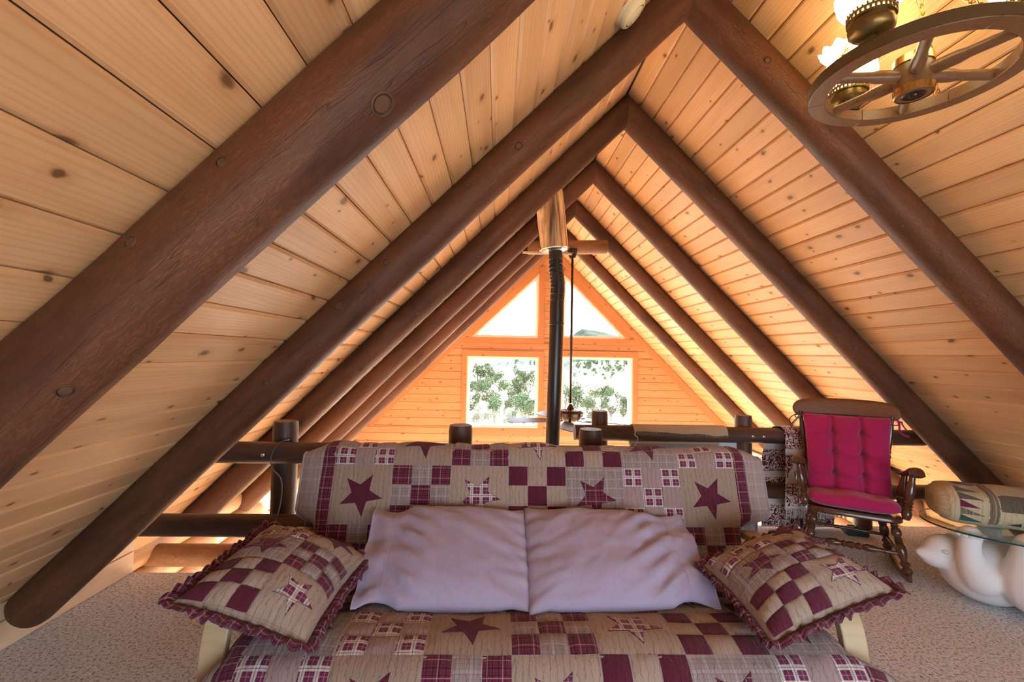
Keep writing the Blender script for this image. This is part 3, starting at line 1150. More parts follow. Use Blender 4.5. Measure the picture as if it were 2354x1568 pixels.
def text_part(txt, size, loc, parent, mat, flip=False):
    cu = bpy.data.curves.new('lettering', 'FONT')
    cu.body = txt
    cu.size = size
    cu.extrude = .0008
    o = bpy.data.objects.new('lettering', cu)
    bpy.context.view_layer.update()
    tmp = bpy.data.objects.new('tmp', cu)
    COL.objects.link(tmp)
    bpy.context.view_layer.update()
    me = bpy.data.meshes.new_from_object(tmp.evaluated_get(bpy.context.evaluated_depsgraph_get()))
    bpy.data.objects.remove(tmp)
    bpy.data.objects.remove(o)
    me.name = 'lettering'
    me.materials.clear()
    me.materials.append(mat)
    o = bpy.data.objects.new('lettering', me)
    COL.objects.link(o)
    o.parent = parent
    m = frame(loc, (1, 0, 0), (0, 0, -1 if flip else 1))
    if flip:
        m = frame(loc, (1, 0, 0), (0, 0, 1)) @ Matrix.Scale(-1, 4, (0, 1, 0))
    o.matrix_local = ROOTM[parent.name].inverted() @ m
    return o


yb = YF + .055
text_part('THE BO', .030, (xa - .125, yb, .545), TH, M['redink'])
text_part('MEDICA', .030, (xa - .135, yb, .512), TH, M['redink'])
text_part('BUT', .030, (xa - .085, yb, .610), TH, M['redink'])
text_part('UNBIT.', .034, (xa - .105, yb, .035), TH, M['redink'])
text_part('ARTIST', .032, (xa + .015, YF - .082, .585), TH, M['redink'], flip=True)

# ------------------------------------------------------------------ stove pipe
SPY = 3.82
a, b = at_y(1262, 440, SPY), at_y(1274, 575, SPY)
sp = thing('stove_pipe', 'black stove pipe rising into a shiny galvanised sleeve below the ridge', 'stove pipe', (.44, SPY, -2.5))
rs = .122
M_s = frame(b, (1, 0, 0), (0, 1, 0))


def along(p, q, prof, seg=28):
    p, q = Vector(p), Vector(q)
    d = q - p
    m = frame(p, d.cross(Vector((0, 1, 0))), d.cross(d.cross(Vector((0, 1, 0)))))
    zdir = (m.to_3x3() @ Vector((0, 0, 1)))
    if zdir.dot(d) < 0:
        m = m @ Matrix.Rotation(PI, 4, 'X')
    return MB().lathe(prof, seg, m)


Lz = (a - b).length
top = a + (a - b) * .45
obj('sleeve', along(b, top, [(.04, .012), (rs - .004, .012), (rs, 0), (rs + .005, .004), (rs + .005, .012), (rs, .016), (rs, (top - b).length)], 36), M['steel'], sp, 40.)
obj('bottom_ring', along(b, top, [(.045, -.004), (rs - .012, -.004), (rs - .008, .004), (.045, .012)], 36), M['steel'], sp, 40.)
obj('seam', MB().tube([b + Vector((.02, -rs, 0)), top + Vector((.02, -rs, 0))], .0025, 6), M['steel'], sp)
pts = [(at_y(1277, 578, SPY), .059), (at_y(1278, 605, SPY), .059), (at_y(1279, 625, SPY), .060), (at_y(1282, 650, SPY), .061), (at_y(1282, 668, SPY), .0615), (at_y(1280, 700, SPY), .0605),
       (at_y(1279, 760, SPY), .060), (at_y(1274, 900, SPY), .060), (at_y(1270, 1030, SPY), .060), (Vector((.46, SPY, -.3)), .060), (Vector((.45, SPY, -2.48)), .060)]
obj('lower_pipe', MB().tube([p for p, r in pts], [r for p, r in pts], 24), M['blackpipe'], sp, 40.)
for k, py in enumerate((596, 607, 616, 625, 634, 642, 650, 662, 676, 690, 742, 746)):
    c0, c1 = at_y(1276.5 + min(5, (py - 590) / 12) - (max(0, py - 660) / 40), py, SPY), None
    tilt = Matrix.Rotation(R(-6 if py < 660 else 3), 4, 'Y')
    obj('pipe_ring', MB().lathe([(.060, -.006), (.0645, -.003), (.0645, .003), (.060, .006)], 24, Matrix.Translation(c0) @ tilt, cap=False), M['blackpipe'], sp, 40.)
br = [at_y(1203, 572, SPY + .0), at_y(1320, 576, SPY + .0)]
obj('bracket_bar', MB().tube([(br[0].x, SPY + .13, br[0].z), (br[1].x, SPY + .13, br[1].z)], .012, 8), M['palewood'], sp)

# ------------------------------------------------------------------ ceiling fan
FY = 5.22
hub = at_y(1311, 955, FY)
fx = at_y(1315, 590, FY)
fan = thing('paddle_fan', 'dark bronze ceiling fan with flat blades hanging from a long rod', 'ceiling fan', (hub.x, FY, hub.z))
obj('canopy', along(at_y(1316, 594, FY), at_y(1316, 574, FY), [(0, -.004), (.03, 0), (.046, .03), (.055, .08), (.058, .11)]), M['darkmetal'], fan, 40.)
obj('down_rod', MB().tube([at_y(1316, 590, FY), (hub.x, FY, hub.z + .14)], .0145, 10), M['darkmetal'], fan, True)
Mh = Matrix.Translation((hub.x, FY, hub.z))
obj('yoke_cover', MB().lathe([(.016, .135), (.022, .12), (.036, .095), (.050, .07)], 24, Mh), M['darkmetal'], fan, 40.)
obj('motor', MB().lathe([(.03, .075), (.085, .072), (.118, .058), (.150, .045), (.156, .034), (.150, .022), (.148, .0), (.125, -.038), (.085, -.066), (.055, -.082), (.0, -.085)], 32, Mh), M['darkmetal'], fan, 40.)
vents = MB()
for k in range(28):
    an = 2 * PI * k / 28
    vents.box((hub.x + math.cos(an) * .118, FY + math.sin(an) * .118, hub.z + .0625), (.034, .010, .008), Matrix.Rotation(an, 3, 'Z'))
obj('vent_ring', vents, M['screw'], fan)
for an in (186, 258, 330, 42, 114):
    A = R(an)
    d = Vector((math.cos(A), math.sin(A), 0))
    nn = Vector((-d.y, d.x, 0))
    bl = MB()
    Mb = Matrix.Translation((hub.x, FY, hub.z - .055)) @ Matrix.Rotation(A, 4, 'Z') @ Matrix.Rotation(R(-12), 4, 'X')
    prof = [(.20, .055), (.30, .065), (.50, .072), (.68, .075), (.725, .066), (.74, .04)]
    top_, bot_ = [], []
    vs = []
    for x, w in prof:
        vs += [(x, -w, .004), (x, w, .004), (x, -w, -.004), (x, w, -.004)]
    fs = []
    for i in range(len(prof) - 1):
        q = i * 4
        fs += [(q, q + 4, q + 5, q + 1), (q + 2, q + 3, q + 7, q + 6), (q, q + 2, q + 6, q + 4), (q + 1, q + 5, q + 7, q + 3)]
    e = (len(prof) - 1) * 4
    fs += [(0, 1, 3, 2), (e, e + 2, e + 3, e + 1)]
    bl.add([Mb @ Vector(p) for p in vs], fs)
    b_ = obj('blade', bl, M['blade'], fan)
    obj('blade_arm', MB().box((0, 0, 0), (.16, .03, .008)).xform(Mb @ Matrix.Translation((.17, 0, -.008))), M['darkmetal'], b_)
for dx, ln in ((-.02, .10), (.012, .15)):
    obj('pull_chain', MB().tube([(hub.x + dx, FY - .03, hub.z - .07), (hub.x + dx, FY - .03, hub.z - .07 - ln)], .0035, 5), M['brass'], fan)

# ------------------------------------------------------------------ smoke alarm on the left slope
d = ray(1443, 20)
n_ = Vector((-S2, 0, S2))
p0 = Vector((RX, 0, RZ))
hit = EYE + d * ((p0 - EYE).dot(n_) / d.dot(n_))
sa = thing('smoke_alarm', 'round ivory smoke alarm on the plank ceiling near the ridge', 'smoke alarm', hit)
Ms = frame(hit, (0, 1, 0), Vector((1, 0, 1)))
if (Ms.to_3x3() @ Vector((0, 0, 1))).dot(-n_) < 0:
    Ms = Ms @ Matrix.Rotation(PI, 4, 'X')
obj('base_plate', MB().lathe([(.075, 0), (.075, .010), (.070, .012)], 36, Ms), M['ivory'], sa, 40.)
obj('cover', MB().lathe([(.069, .012), (.071, .018), (.069, .036), (.060, .046), (.052, .0475), (.05, .044), (.045, .0475), (0, .050)], 36, Ms), M['ivory'], sa, 40.)
sl = MB()
for k in range(30):
    an = 2 * PI * k / 30
    sl.box((0, 0, 0), (.006, .0028, .004), None)
    vs = sl.v[-8:]
    mm = Ms @ Matrix.Rotation(an, 4, 'Z') @ Matrix.Translation((.0505, 0, .0452))
    sl.v[-8:] = [mm @ p for p in vs]
obj('vent_slots', sl, M['dark'], sa)
obj('test_button', MB().lathe([(.010, .046), (.010, .0515), (0, .053)], 16, Ms @ Matrix.Translation((.03, 0, 0))), M['ivory'], sa, 40.)

# ------------------------------------------------------------------ small green box by the far railing
g = at_z(1975, 1232, 0)
gb = thing('gift_box', 'small dark green box with a ribbon loop on the carpet behind the rocking chair', 'box', (g.x, g.y + .04, 0), R(-18))
bevel(obj('box_body', MB().box((0, 0, .02), (.145, .12, .038)), M['green'], gb, local=True), .003)
obj('ribbon', MB().tube([(-.05 + .1 * (i / 24.) + .012 * math.sin(i * .9), .028 * math.sin(i / 24. * 2 * PI), .046 + .010 * abs(math.sin(i * .55))) for i in range(25)], .0055, 6), M['green'], gb, True, local=True)
# ------------------------------------------------------------------ futon and its patchwork quilt
QX = .21
BL = .29            # quilt block
PROF = [(-.40, (1.385, .02)), (-.24, (1.40, .17)), (-.12, (1.432, .285)), (-.05, (1.465, .335)), (0, (1.505, .362)), (.10, (1.59, .378)), (.29, (1.75, .358)), (.45, (1.90, .332)),
        (.58, (2.02, .305)), (.64, (2.075, .26)), (.70, (2.10, .215)), (.76, (2.12, .215)), (.82, (2.125, .26)), (.87, (2.13, .295)), (1.16, (2.205, .519)), (1.45, (2.29, .785)),
        (1.51, (2.308, .835)), (1.55, (2.335, .862)), (1.61, (2.39, .872)), (1.68, (2.45, .845)), (1.76, (2.475, .76)), (2.0, (2.44, .5)), (2.15, (2.43, .36))]
PV = [(k, Vector((0, p[0], p[1]))) for k, p in PROF]


def quilt_pt(u, v):
    p = catmull(PV, v)
    p2 = catmull(PV, v + .004)
    p1 = catmull(PV, v - .004)
    tg = (p2 - p1).normalized()
    n = Vector((0, -tg.z, tg.y))
    # n points out of the mattress: up on the seat, towards the front on the back
    au = abs(u)
    sg = 1 if u > 0 else -1
    x = u
    lim = 1.095 if u < 0 else 1.018      # inner faces of the futon arms

    def sst(a, b, t):
        t = max(0., min(1., (t - a) / (b - a)))
        return t * t * (3 - 2 * t)
    if v < .75:          # seat: sides fall over the edge
        e = au - .985
        xf, zf = au, 0.
        if e > 0:        # loose front corners spread out in front of the arms
            rr = .15
            th = min(e / rr, R(62))
            lin = max(0, e - rr * R(62))
            dz = -(rr * (1 - math.cos(th)) + lin * math.sin(R(62)))
            xf = .985 + rr * math.sin(th) + lin * math.cos(R(62)) + e * .175
            zf = dz * .79
        rr = .055        # further back they are tucked down between mattress and arm
        e2 = au - (lim - rr)
        xt, zt = au, 0.
        if e2 > 0:
            th = min(e2 / rr, PI / 2)
            lin = max(0, e2 - rr * PI / 2)
            xt = lim - rr + rr * math.sin(th)
            zt = -(rr * (1 - math.cos(th)) + lin)
        w = sst(-.03, .045, v)
        x = sg * lerp(xf, xt, w)
        p = p + Vector((0, 0, lerp(zf, zt, w)))
    else:                # back: edges bend backwards, and stay between the arms low down
        e = au - 1.02
        back = 0.
        xo = au
        if e > 0:
            back = e * e * 1.6
            xo = 1.02 + e * .96
        w = 1 - sst(1.12, 1.22, v)
        if w > 0 and xo > lim - .03:
            ex = xo - (lim - .03)
            xo = lerp(xo, lim - .03 + .03 * (1 - math.exp(-ex / .03)), w)
            back += ex * .8 * w
        p = p - n * back
        x = sg * xo
    sag = .012 * nz(u * 2.2, v * 2.5, 3.) + .006 * nz(u * 6, v * 6, 8.)
    if 1.5 < v < 1.7:
        sag += .010 * nz(u * 7, 1.5, 2.)
    q = Vector((x + QX, p.y, p.z)) + n * sag
    return q, n


def quilt_S(u, v, off=0.0):
    q, n = quilt_pt(u, v)
    if off == 0.0:
        return q
    a, _ = quilt_pt(u + .006, v)
    b, _ = quilt_pt(u, v + .006)
    nn = (a - q).cross(b - q)
    if nn.length > 1e-9:
        nn.normalize()
        if nn.dot(n) < 0:
            nn = -nn
    else:
        nn = n
    return q + nn * off


def patch(S, u0, u1, v0, v1, mat, parent, name='patch', n=5, base=.0022, puff=.0042, edge=.0012):
    """one sewn patch lying on the surface S(u, v, off)"""
    g = edge

    def fn(a, b):
        e = min(a, 1 - a, b, 1 - b)
        off = base + puff * (1 - (1 - min(1, e * 3.2)) ** 2) - (.002 if e == 0 else 0)
        return S(lerp(u0 + g, u1 - g, a), lerp(v0 + g, v1 - g, b), off)
    mb = MB().grid(fn, n, n)
    mb.uv = [[(lerp(u0, u1, a), lerp(v0, v1, b)) for a, b in q] for q in mb.uv]
    return obj(name, mb, mat, parent, True)


def star(S, cu, cv, rad, ang, mat, parent, name='star', base=.0085, nsub=5, inner=.43):
    """five-pointed applique with a dark stitched edge, laid on the surface"""
    mb = MB()
    tips = []
    for k in range(10):
        a = R(ang) + PI * k / 5
        r_ = rad * (1 if k % 2 == 0 else inner)
        tips.append((cu + r_ * math.cos(a), cv + r_ * math.sin(a)))
    lat = 3
    for k in range(10):
        a, b = tips[k], tips[(k + 1) % 10]
        rows = []
        rad_t = [j / nsub * .93 for j in range(nsub + 1)] + [1.0]
        for jj, t in enumerate(rad_t):
            row = []
            for i in range(lat + 1):
                e = (lerp(a[0], b[0], i / lat), lerp(a[1], b[1], i / lat))
                uv = (lerp(cu, e[0], t), lerp(cv, e[1], t))
                row.append((len(mb.v), uv))
                mb.v.append(S(uv[0], uv[1], base if t < .99 else base - .006))
            rows.append(row)
        for jj in range(len(rad_t) - 1):
            for i in range(lat):
                q = [rows[jj][i], rows[jj + 1][i], rows[jj + 1][i + 1], rows[jj][i + 1]]
                if jj == 0:
                    q = q[:3]
                mb.face([p[0] for p in q], [p[1] for p in q], 1 if jj == len(rad_t) - 2 else 0)
    return obj(name, mb, [mat, M['stargap']], parent, False)


CYC = [('S', 'burg', 'tan'), ('N', 'burgplaid', 'greyplaid'), ('S', 'whiteplaid', 'tan2'), ('N', 'burg', 'tan2'), ('S', 'burgplaid', 'greyplaid'), ('N', 'whiteplaid', 'mauve')]


def block(S, kind, u0, v0, size, parent, n=5, star_ang=62, base=.0022):
    typ, c, l = kind
    if typ == 'S':
        patch(S, u0, u0 + size, v0, v0 + size, M[l], parent, 'star_square', 12, edge=.001, base=base)
        star(S, u0 + size / 2, v0 + size / 2, size * .385, star_ang, M[c], parent, base=base + .0065)
    else:
        s = size / 3
        for a in range(3):
            for b in range(3):
                patch(S, u0 + a * s, u0 + (a + 1) * s, v0 + b * s, v0 + (b + 1) * s, M[c if (a + b) % 2 == 0 else l], parent, 'patch', n, base=base)


fu = thing('futon', 'low futon sofa with pale curved wooden arms under the star quilt', 'sofa', (QX, 1.9, 0))
# mattress: follows the quilt a little inside it
mb = MB()
cs = [catmull(PV, -.10 + (.70 - .06 + .10) * i / 12) for i in range(13)]
seat = [(p.y + (.02 if i < 3 else 0), p.z - .028) for i, p in enumerate(cs)] + [(2.14, .12), (1.47, .12)]
vs, n_ = [], len(seat)
for x in (-.955, .955):
    vs += [(QX + x, y, z) for y, z in seat]
mb.add(vs, [tuple(range(n_)), tuple(reversed(range(n_, 2 * n_)))] + [(k, k + n_, (k + 1) % n_ + n_, (k + 1) % n_) for k in range(n_)])
bevel(obj('seat_mattress', mb, M['lining'], fu), .03, 3)
mb = MB()
cs = [catmull(PV, .92 + (1.95 - .92) * i / 16) for i in range(17)]
bk = []
for i, p in enumerate(cs):
    t_ = (catmull(PV, .92 + (1.95 - .92) * i / 16 + .004) - catmull(PV, .92 + (1.95 - .92) * i / 16 - .004)).normalized()
    q = p - Vector((0, -t_.z, t_.y)) * .03
    bk.append((q.y, q.z))
vs, n_ = [], len(bk)
for x in (-.985, .985):
    vs += [(QX + x, y, z) for y, z in bk]
mb.add(vs, [tuple(range(n_)), tuple(reversed(range(n_, 2 * n_)))] + [(k, k + n_, (k + 1) % n_ + n_, (k + 1) % n_) for k in range(n_)])
bevel(obj('back_mattress', mb, M['lining'], fu), .02, 3)
for sg in (-1, 1):
    xc_ = .17 + sg * 1.115
    arm = MB()
    # bent-wood arm: front post curving into the armrest, then down at the rear
    path = [(1.60, 0.0), (1.585, .12), (1.58, .24), (1.59, .34), (1.625, .425), (1.70, .468), (1.85, .48), (2.05, .48), (2.2, .47), (2.33, .44), (2.38, .36), (2.40, .2), (2.41, 0)]
    pts = [catmull([(i, (0, y, z)) for i, (y, z) in enumerate(path)], i * .25) for i in range(4 * (len(path) - 1) + 1)]
    w, th = .085, .032
    for i, p in enumerate(pts):
        t_ = (pts[min(i + 1, len(pts) - 1)] - pts[max(i - 1, 0)]).normalized()
        nr_ = Vector((0, -t_.z, t_.y))
        for a, b in ((-w, -th), (w, -th), (w, th), (-w, th)):
            arm.v.append(Vector((xc_ + a / 2, p.y, p.z)) + nr_ * (b / 2))
    for i in range(len(pts) - 1):
        for k in range(4):
            k2 = (k + 1) % 4
            arm.face((i * 4 + k, i * 4 + k2, (i + 1) * 4 + k2, (i + 1) * 4 + k))
    arm.face((3, 2, 1, 0))
    e = (len(pts) - 1) * 4
    arm.face((e, e + 1, e + 2, e + 3))
    bevel(obj('arm', arm, M['palewood'], fu, 50.), .004)
obj('front_slat', MB().box((.17, 1.60, .09), (2.23, .035, .10)), M['palewood'], fu)
obj('rear_slat', MB().box((.17, 2.39, .2), (2.23, .035, .10)), M['palewood'], fu)

qu = thing('patchwork_quilt', 'burgundy and tan star patchwork quilt spread over the futon', 'quilt', (QX, 1.6, .36))
UE = 1.20
mb = MB().grid(lambda u, v: quilt_S(u, v), 130, 150, -UE, UE, -.40, 2.15)
obj('ground_cloth', mb, M['greyborder'], qu, True)
U0 = -3.5 * BL
for row in range(-2, 7):         # row 0 starts at v = 0 on the seat
    v0 = row * BL
    for i in range(7):
        if v0 < -.38 or v0 + BL > 2.0:
            continue
        kind = CYC[(i + 4 - row) % 6]       # seat row v 0.. .29 is shifted by 4
        if row == 2:
            if .58 < v0 + .01:
                # tucked into the crease: one plain strip
                patch(quilt_S, U0 + i * BL, U0 + (i + 1) * BL, v0, v0 + BL, M[kind[2]], qu, 'tucked_strip', 9)
                continue
        block(quilt_S, kind, U0 + i * BL, v0, BL, qu)
for sg in (-1, 1):
    e0, e1 = 3.5 * BL, 3.5 * BL + .066
    a, b = (e0, e1) if sg > 0 else (-e1, -e0)
    for row in range(-1, 7):
        patch(quilt_S, a, b, row * BL, (row + 1) * BL, M['burgplaid'], qu, 'border_strip', 8)
# rolled hem along the side edges
for sg in (-1, 1):
    hem = [quilt_S(sg * UE, -.38 + 2.5 * i / 90, .001) for i in range(91)]
    obj('hem', MB().tube(hem, .006, 6), M['greyborder'], qu, True)
# ------------------------------------------------------------------ ruffled patchwork shams
def make_sham(label, A, B, Cc, D, T, seed):
    A, B, Cc, D = map(Vector, (A, B, Cc, D))
    cen = (A + B + Cc + D) / 4
    nrm = (B - A).cross(D - A).normalized()
    if nrm.z < 0:
        nrm = -nrm
    hw, hl = .215, .315

    def base(u, v, sgn=1.):
        a, b = u / hw, v / hl
        ac, bc = max(-1, min(1, a)), max(-1, min(1, b))
        pa = a * (1 - .07 * (1 - bc * bc))
        pb = b * (1 - .06 * (1 - ac * ac))
        s, t = (pa + 1) / 2, (pb + 1) / 2
        p = (A * (1 - s) + B * s) * (1 - t) + (D * (1 - s) + Cc * s) * t
        h = max(0, 1 - abs(ac) ** 2.3) ** .55 * max(0, 1 - abs(bc) ** 2.3) ** .55
        w = .008 * nz(u * 9 + seed, v * 9, sgn) * h + .004 * nz(u * 25, v * 25, seed)
        q = p + nrm * (sgn * T * h * (1.10 if sgn > 0 else 1.4) + w)
        if sgn < 0:      # the underside is dented by the wooden arm it lies on
            ax = -.945 if cen.x < 0 else 1.285
            q.z = max(q.z, min(p.z, .492 - 2.2 * max(0., abs(q.x - ax) - .045)))
        return q

    def S(u, v, off=0.0):
        p = base(u, v)
        if off == 0:
            return p
        a = base(min(u + .005, hw), v) - base(u - .005, v)
        b = base(u, v + .005) - base(u, v - .005)
        n = a.cross(b)
        n = n.normalized() if n.length > 1e-9 else nrm
        if n.dot(nrm) < 0:
            n = -n
        return p + n * off
    root = thing('ruffled_sham', label, 'pillow', (cen.x, cen.y, min(A.z, B.z, Cc.z, D.z)), 0, 'ruffled star pillows on the futon arms')
    mb = MB().grid(lambda u, v: S(u, v), 44, 60, -hw, hw, -hl, hl)
    obj('front_panel', mb, M['tan'], root, True)
    mb = MB().grid(lambda u, v: base(u, v, -1.), 26, 36, -hw, hw, -hl, hl, flip=True)
    obj('back_panel', mb, M['burgplaid'], root, True)
    bs = .205
    lay = [[CYC[3], CYC[2]], [CYC[4], CYC[1]], [CYC[5], CYC[0]]]
    for r_ in range(3):
        for c_ in range(2):
            block(S, lay[r_][c_], -bs + c_ * bs, -1.5 * bs + r_ * bs, bs, root, 5, 62, base=.0045)
    # ruffle all round
    per = []
    NP = 120
    for k in range(NP):
        per.append((lerp(-hw, hw, k / NP), -hl, 0, -1))
    for k in range(int(NP * 1.45)):
        per.append((hw, lerp(-hl, hl, k / (NP * 1.45)), 1, 0))
    for k in range(NP):
        per.append((lerp(hw, -hw, k / NP), hl, 0, 1))
    for k in range(int(NP * 1.45)):
        per.append((-hw, lerp(hl, -hl, k / (NP * 1.45)), -1, 0))
    n = len(per)
    ux = (B - A).normalized()
    vx = (D - A).normalized()
    mb = MB()
    acc = 0.
    for k, (u, v, ou, ov) in enumerate(per):
        e = base(u, v)
        # blend outward direction near corners
        cu, cv = u / hw, v / hl
        du = ou if ou else cu ** 9
        dv = ov if ov else cv ** 9
        out = (ux * du + vx * dv).normalized()
        ph = k * .50 + 3.2 * nz(k * .07, seed)
        for j in range(4):
            t = j / 3
            wv = math.sin(ph) * .010 * t * (1 + .8 * nz(k * .05, seed, 9.)) + .014 * t * nz(k * .17, j * .4, seed)
            mb.v.append(e + out * ((.038) * t * (1 + .35 * nz(k * .13, seed, 2.))) + nrm * (wv + .008 * math.sin(t * PI) + .004 * t) + ux * (math.cos(ph) * .004 * t * abs(dv)) + vx * (math.cos(ph) * .004 * t * abs(du)))
    for k in range(n):
        k2 = (k + 1) % n
        for j in range(3):
            s0, s1 = k * .0062, (k + 1) * .0062
            mb.face([k * 4 + j, k2 * 4 + j, k2 * 4 + j + 1, k * 4 + j + 1], [(s0, j * .018), (s1, j * .018), (s1, j * .018 + .018), (s0, j * .018 + .018)])
    solidify(obj('ruffle', mb, M['burgplaid'], root, True), .0025)
    return root


make_sham('ruffled star patchwork pillow resting on the futon arm nearest the hanging wire',
          (-.985, 1.43, .57), (-.585, 1.455, .425), (-.535, 1.93, .485), (-.945, 1.93, .61), .098, 1.)
make_sham('ruffled star patchwork pillow resting on the futon arm beside the rocking chair',
          (.905, 1.455, .43), (1.455, 1.60, .525), (1.345, 2.01, .585), (.885, 1.90, .475), .092, 5.)


# ------------------------------------------------------------------ lavender pillows
def make_pillow(label, BLc, BRc, TRc, TLc, T, hem_right, seed):
    BLc, BRc, TRc, TLc = map(Vector, (BLc, BRc, TRc, TLc))
    nrm = (BRc - BLc).cross(TLc - BLc).normalized()
    if nrm.y > 0:
        nrm = -nrm
    ux = (BRc - BLc).normalized()
    vx = (TLc - BLc).normalized()
    cen = (BLc + BRc + TRc + TLc) / 4

    def f(a, b, sgn):
        """a -1 hem end .. 1 closed end, b -1 bottom .. 1 top"""
        aa = -a if hem_right else a
        if a < -.70:
            k = (a + 1) / .30
            thick = lerp(.016, .55 * T, k * k * (3 - 2 * k))
        else:
            thick = T * (.55 + .45 * math.sin(PI / 2 * min(1, (a + .70) / .6))) if a < -.1 else T * max(0., 1 - ((a + .1) / 1.1) ** 2.6) ** .5
        pinch = (1 - .09 * max(0, (a - .2) / .8) ** 2 + .10 * max(0, (a - .8) / .2) * abs(b)) if a > 0 else 1.0
        bb = b * (1 - .05 * (1 - min(1, a * a)) * 0 + 0) * pinch
        if a < -.5:
            k = min(1., (-.5 - a) / .5)
            bb *= 1 - .13 * math.sin(PI * min(1., k * 1.1)) + .05 * k
        s, t = (aa + 1) / 2, (bb + 1) / 2
        p = (BLc * (1 - s) + BRc * s) * (1 - t) + (TLc * (1 - s) + TRc * s) * t
        prof = max(0., 1 - abs(b) ** 2.6) ** .5
        h = thick * prof
        hemk = max(0., min(1., (-.45 - a) / .5))
        fold = hemk * (.014 * math.sin(b * 7.5 + seed + a * 5) + .010 * nz(b * 5, a * 6, seed))
        crease = .015 * nz(a * 2.2 + seed, b * 3 + a * 2.5, 1.) + .007 * nz(a * 6, b * 11 + a * 7, seed)
        rad = .013 * math.exp(-((a + .42) / .2) ** 2) * math.sin(b * 16 + a * 18 + seed)
        cr2 = .006 * max(0., a - .55) / .45 * math.sin(b * 22 + 3 * a)
        return p + nrm * (sgn * h + fold + (crease + rad + cr2) * (1 if sgn > 0 else .3) * prof)
    root = thing('lavender_pillow', label, 'pillow', (cen.x, cen.y, BLc.z), 0)
    nu, nv = 84, 48
    mb = MB()
    for sgn in (1., -1.):
        flip = (sgn > 0) == hem_right
        mb.grid(lambda a, b: f(a, math.sin(b * PI / 2), sgn), nu, nv, -1, 1, -1, 1, flip=flip)
    mb.uv = [[(a * .35 + seed, b * .21) for a, b in q] for q in mb.uv]
    o = obj('pillowcase', mb, M['lavender'], root, True)
    w = o.modifiers.new('weld', 'WELD')
    w.merge_threshold = .0008
    # stitched hem line of the open end, side seam
    st = MB()
    pts = [f(-.70, -1 + 2 * i / 60, 1.) + nrm * .0006 for i in range(61)]
    st.tube(pts, .0016, 5)
    obj('hem_seam', st, M['lavender'], root, True)
    rim = MB()
    pts = [f(-1, math.sin(PI / 2 * (-1 + 2 * i / 40)), 1.) for i in range(41)] + [f(-1, math.sin(PI / 2 * (1 - 2 * i / 40)), -1.) for i in range(1, 40)]
    rim.tube(pts, .0022, 5, closed=True)
    obj('open_edge', rim, M['lavender'], root, True)
    return root


make_pillow('lavender pillow whose open end lies against the ruffled pillow by the hanging wire', (-.535, 1.745, .378), (.142, 1.735, .372), (.148, 2.215, .590), (-.574, 2.215, .594), .092, False, 1.3)
make_pillow('lavender pillow with creased open end towards the rocking chair side', (.138, 1.715, .372), (.90, 1.775, .378), (.915, 2.21, .567), (.143, 2.205, .604), .092, True, 4.1)
# ------------------------------------------------------------------ rocking chair
def axis_m(p, q):
    p, q = Vector(p), Vector(q)
    d = (q - p)
    z = d.normalized()
    x = Vector((1, 0, 0)) if abs(z.x) < .8 else Vector((0, 1, 0))
    x = (x - z * x.dot(z)).normalized()
    y = z.cross(x)
    m = Matrix((x, y, z)).transposed().to_4x4()
    m.translation = p
    return m, d.length


def turned(p, q, prof, seg=14):
    m, L = axis_m(p, q)
    return MB().lathe([(r, t * L) for t, r in prof], seg, m)


LEG = [(0, .014), (.03, .020), (.07, .027), (.12, .029), (.155, .019), (.17, .015), (.185, .022), (.22, .027), (.25, .023), (.27, .015), (.30, .017), (.38, .025), (.48, .029), (.54, .026), (.58, .019),
       (.595, .024), (.61, .019), (.635, .026), (.655, .018), (.68, .025), (.70, .017), (.74, .026), (.79, .029), (.85, .024), (.88, .017), (.90, .022), (.92, .017), (.97, .021), (1, .021)]
STR = [(0, .011), (.10, .012), (.16, .012), (.165, .018), (.18, .018), (.185, .013), (.24, .021), (.31, .023), (.36, .014), (.385, .021), (.40, .021), (.415, .014), (.45, .021), (.49, .022), (.51, .014),
       (.54, .021), (.57, .021), (.585, .014), (.63, .022), (.70, .021), (.76, .013), (.815, .013), (.82, .018), (.835, .018), (.84, .012), (1, .011)]
ARMP = [(0, .018), (.06, .024), (.14, .027), (.22, .018), (.24, .025), (.28, .018), (.31, .026), (.34, .018), (.38, .026), (.42, .018), (.47, .024), (.62, .028), (.78, .022), (.86, .017), (1, .016)]
BACKP = [(0, .019), (.30, .021), (.40, .021), (.45, .016), (.47, .023), (.50, .016), (.53, .022), (.56, .016), (.585, .020), (.61, .016), (.66, .018), (.80, .020), (.92, .013), (1, .012)]
rc = thing('rocking_chair', 'dark glossy wooden rocking chair with turned legs beside the far railing', 'chair', (2.425, 3.03, 0), R(-32))


def rp(name, mb, mat='walnut', sm=40., parent=None):
    return obj(name, mb, M[mat], parent or rc, sm, local=True)


SZ = .362
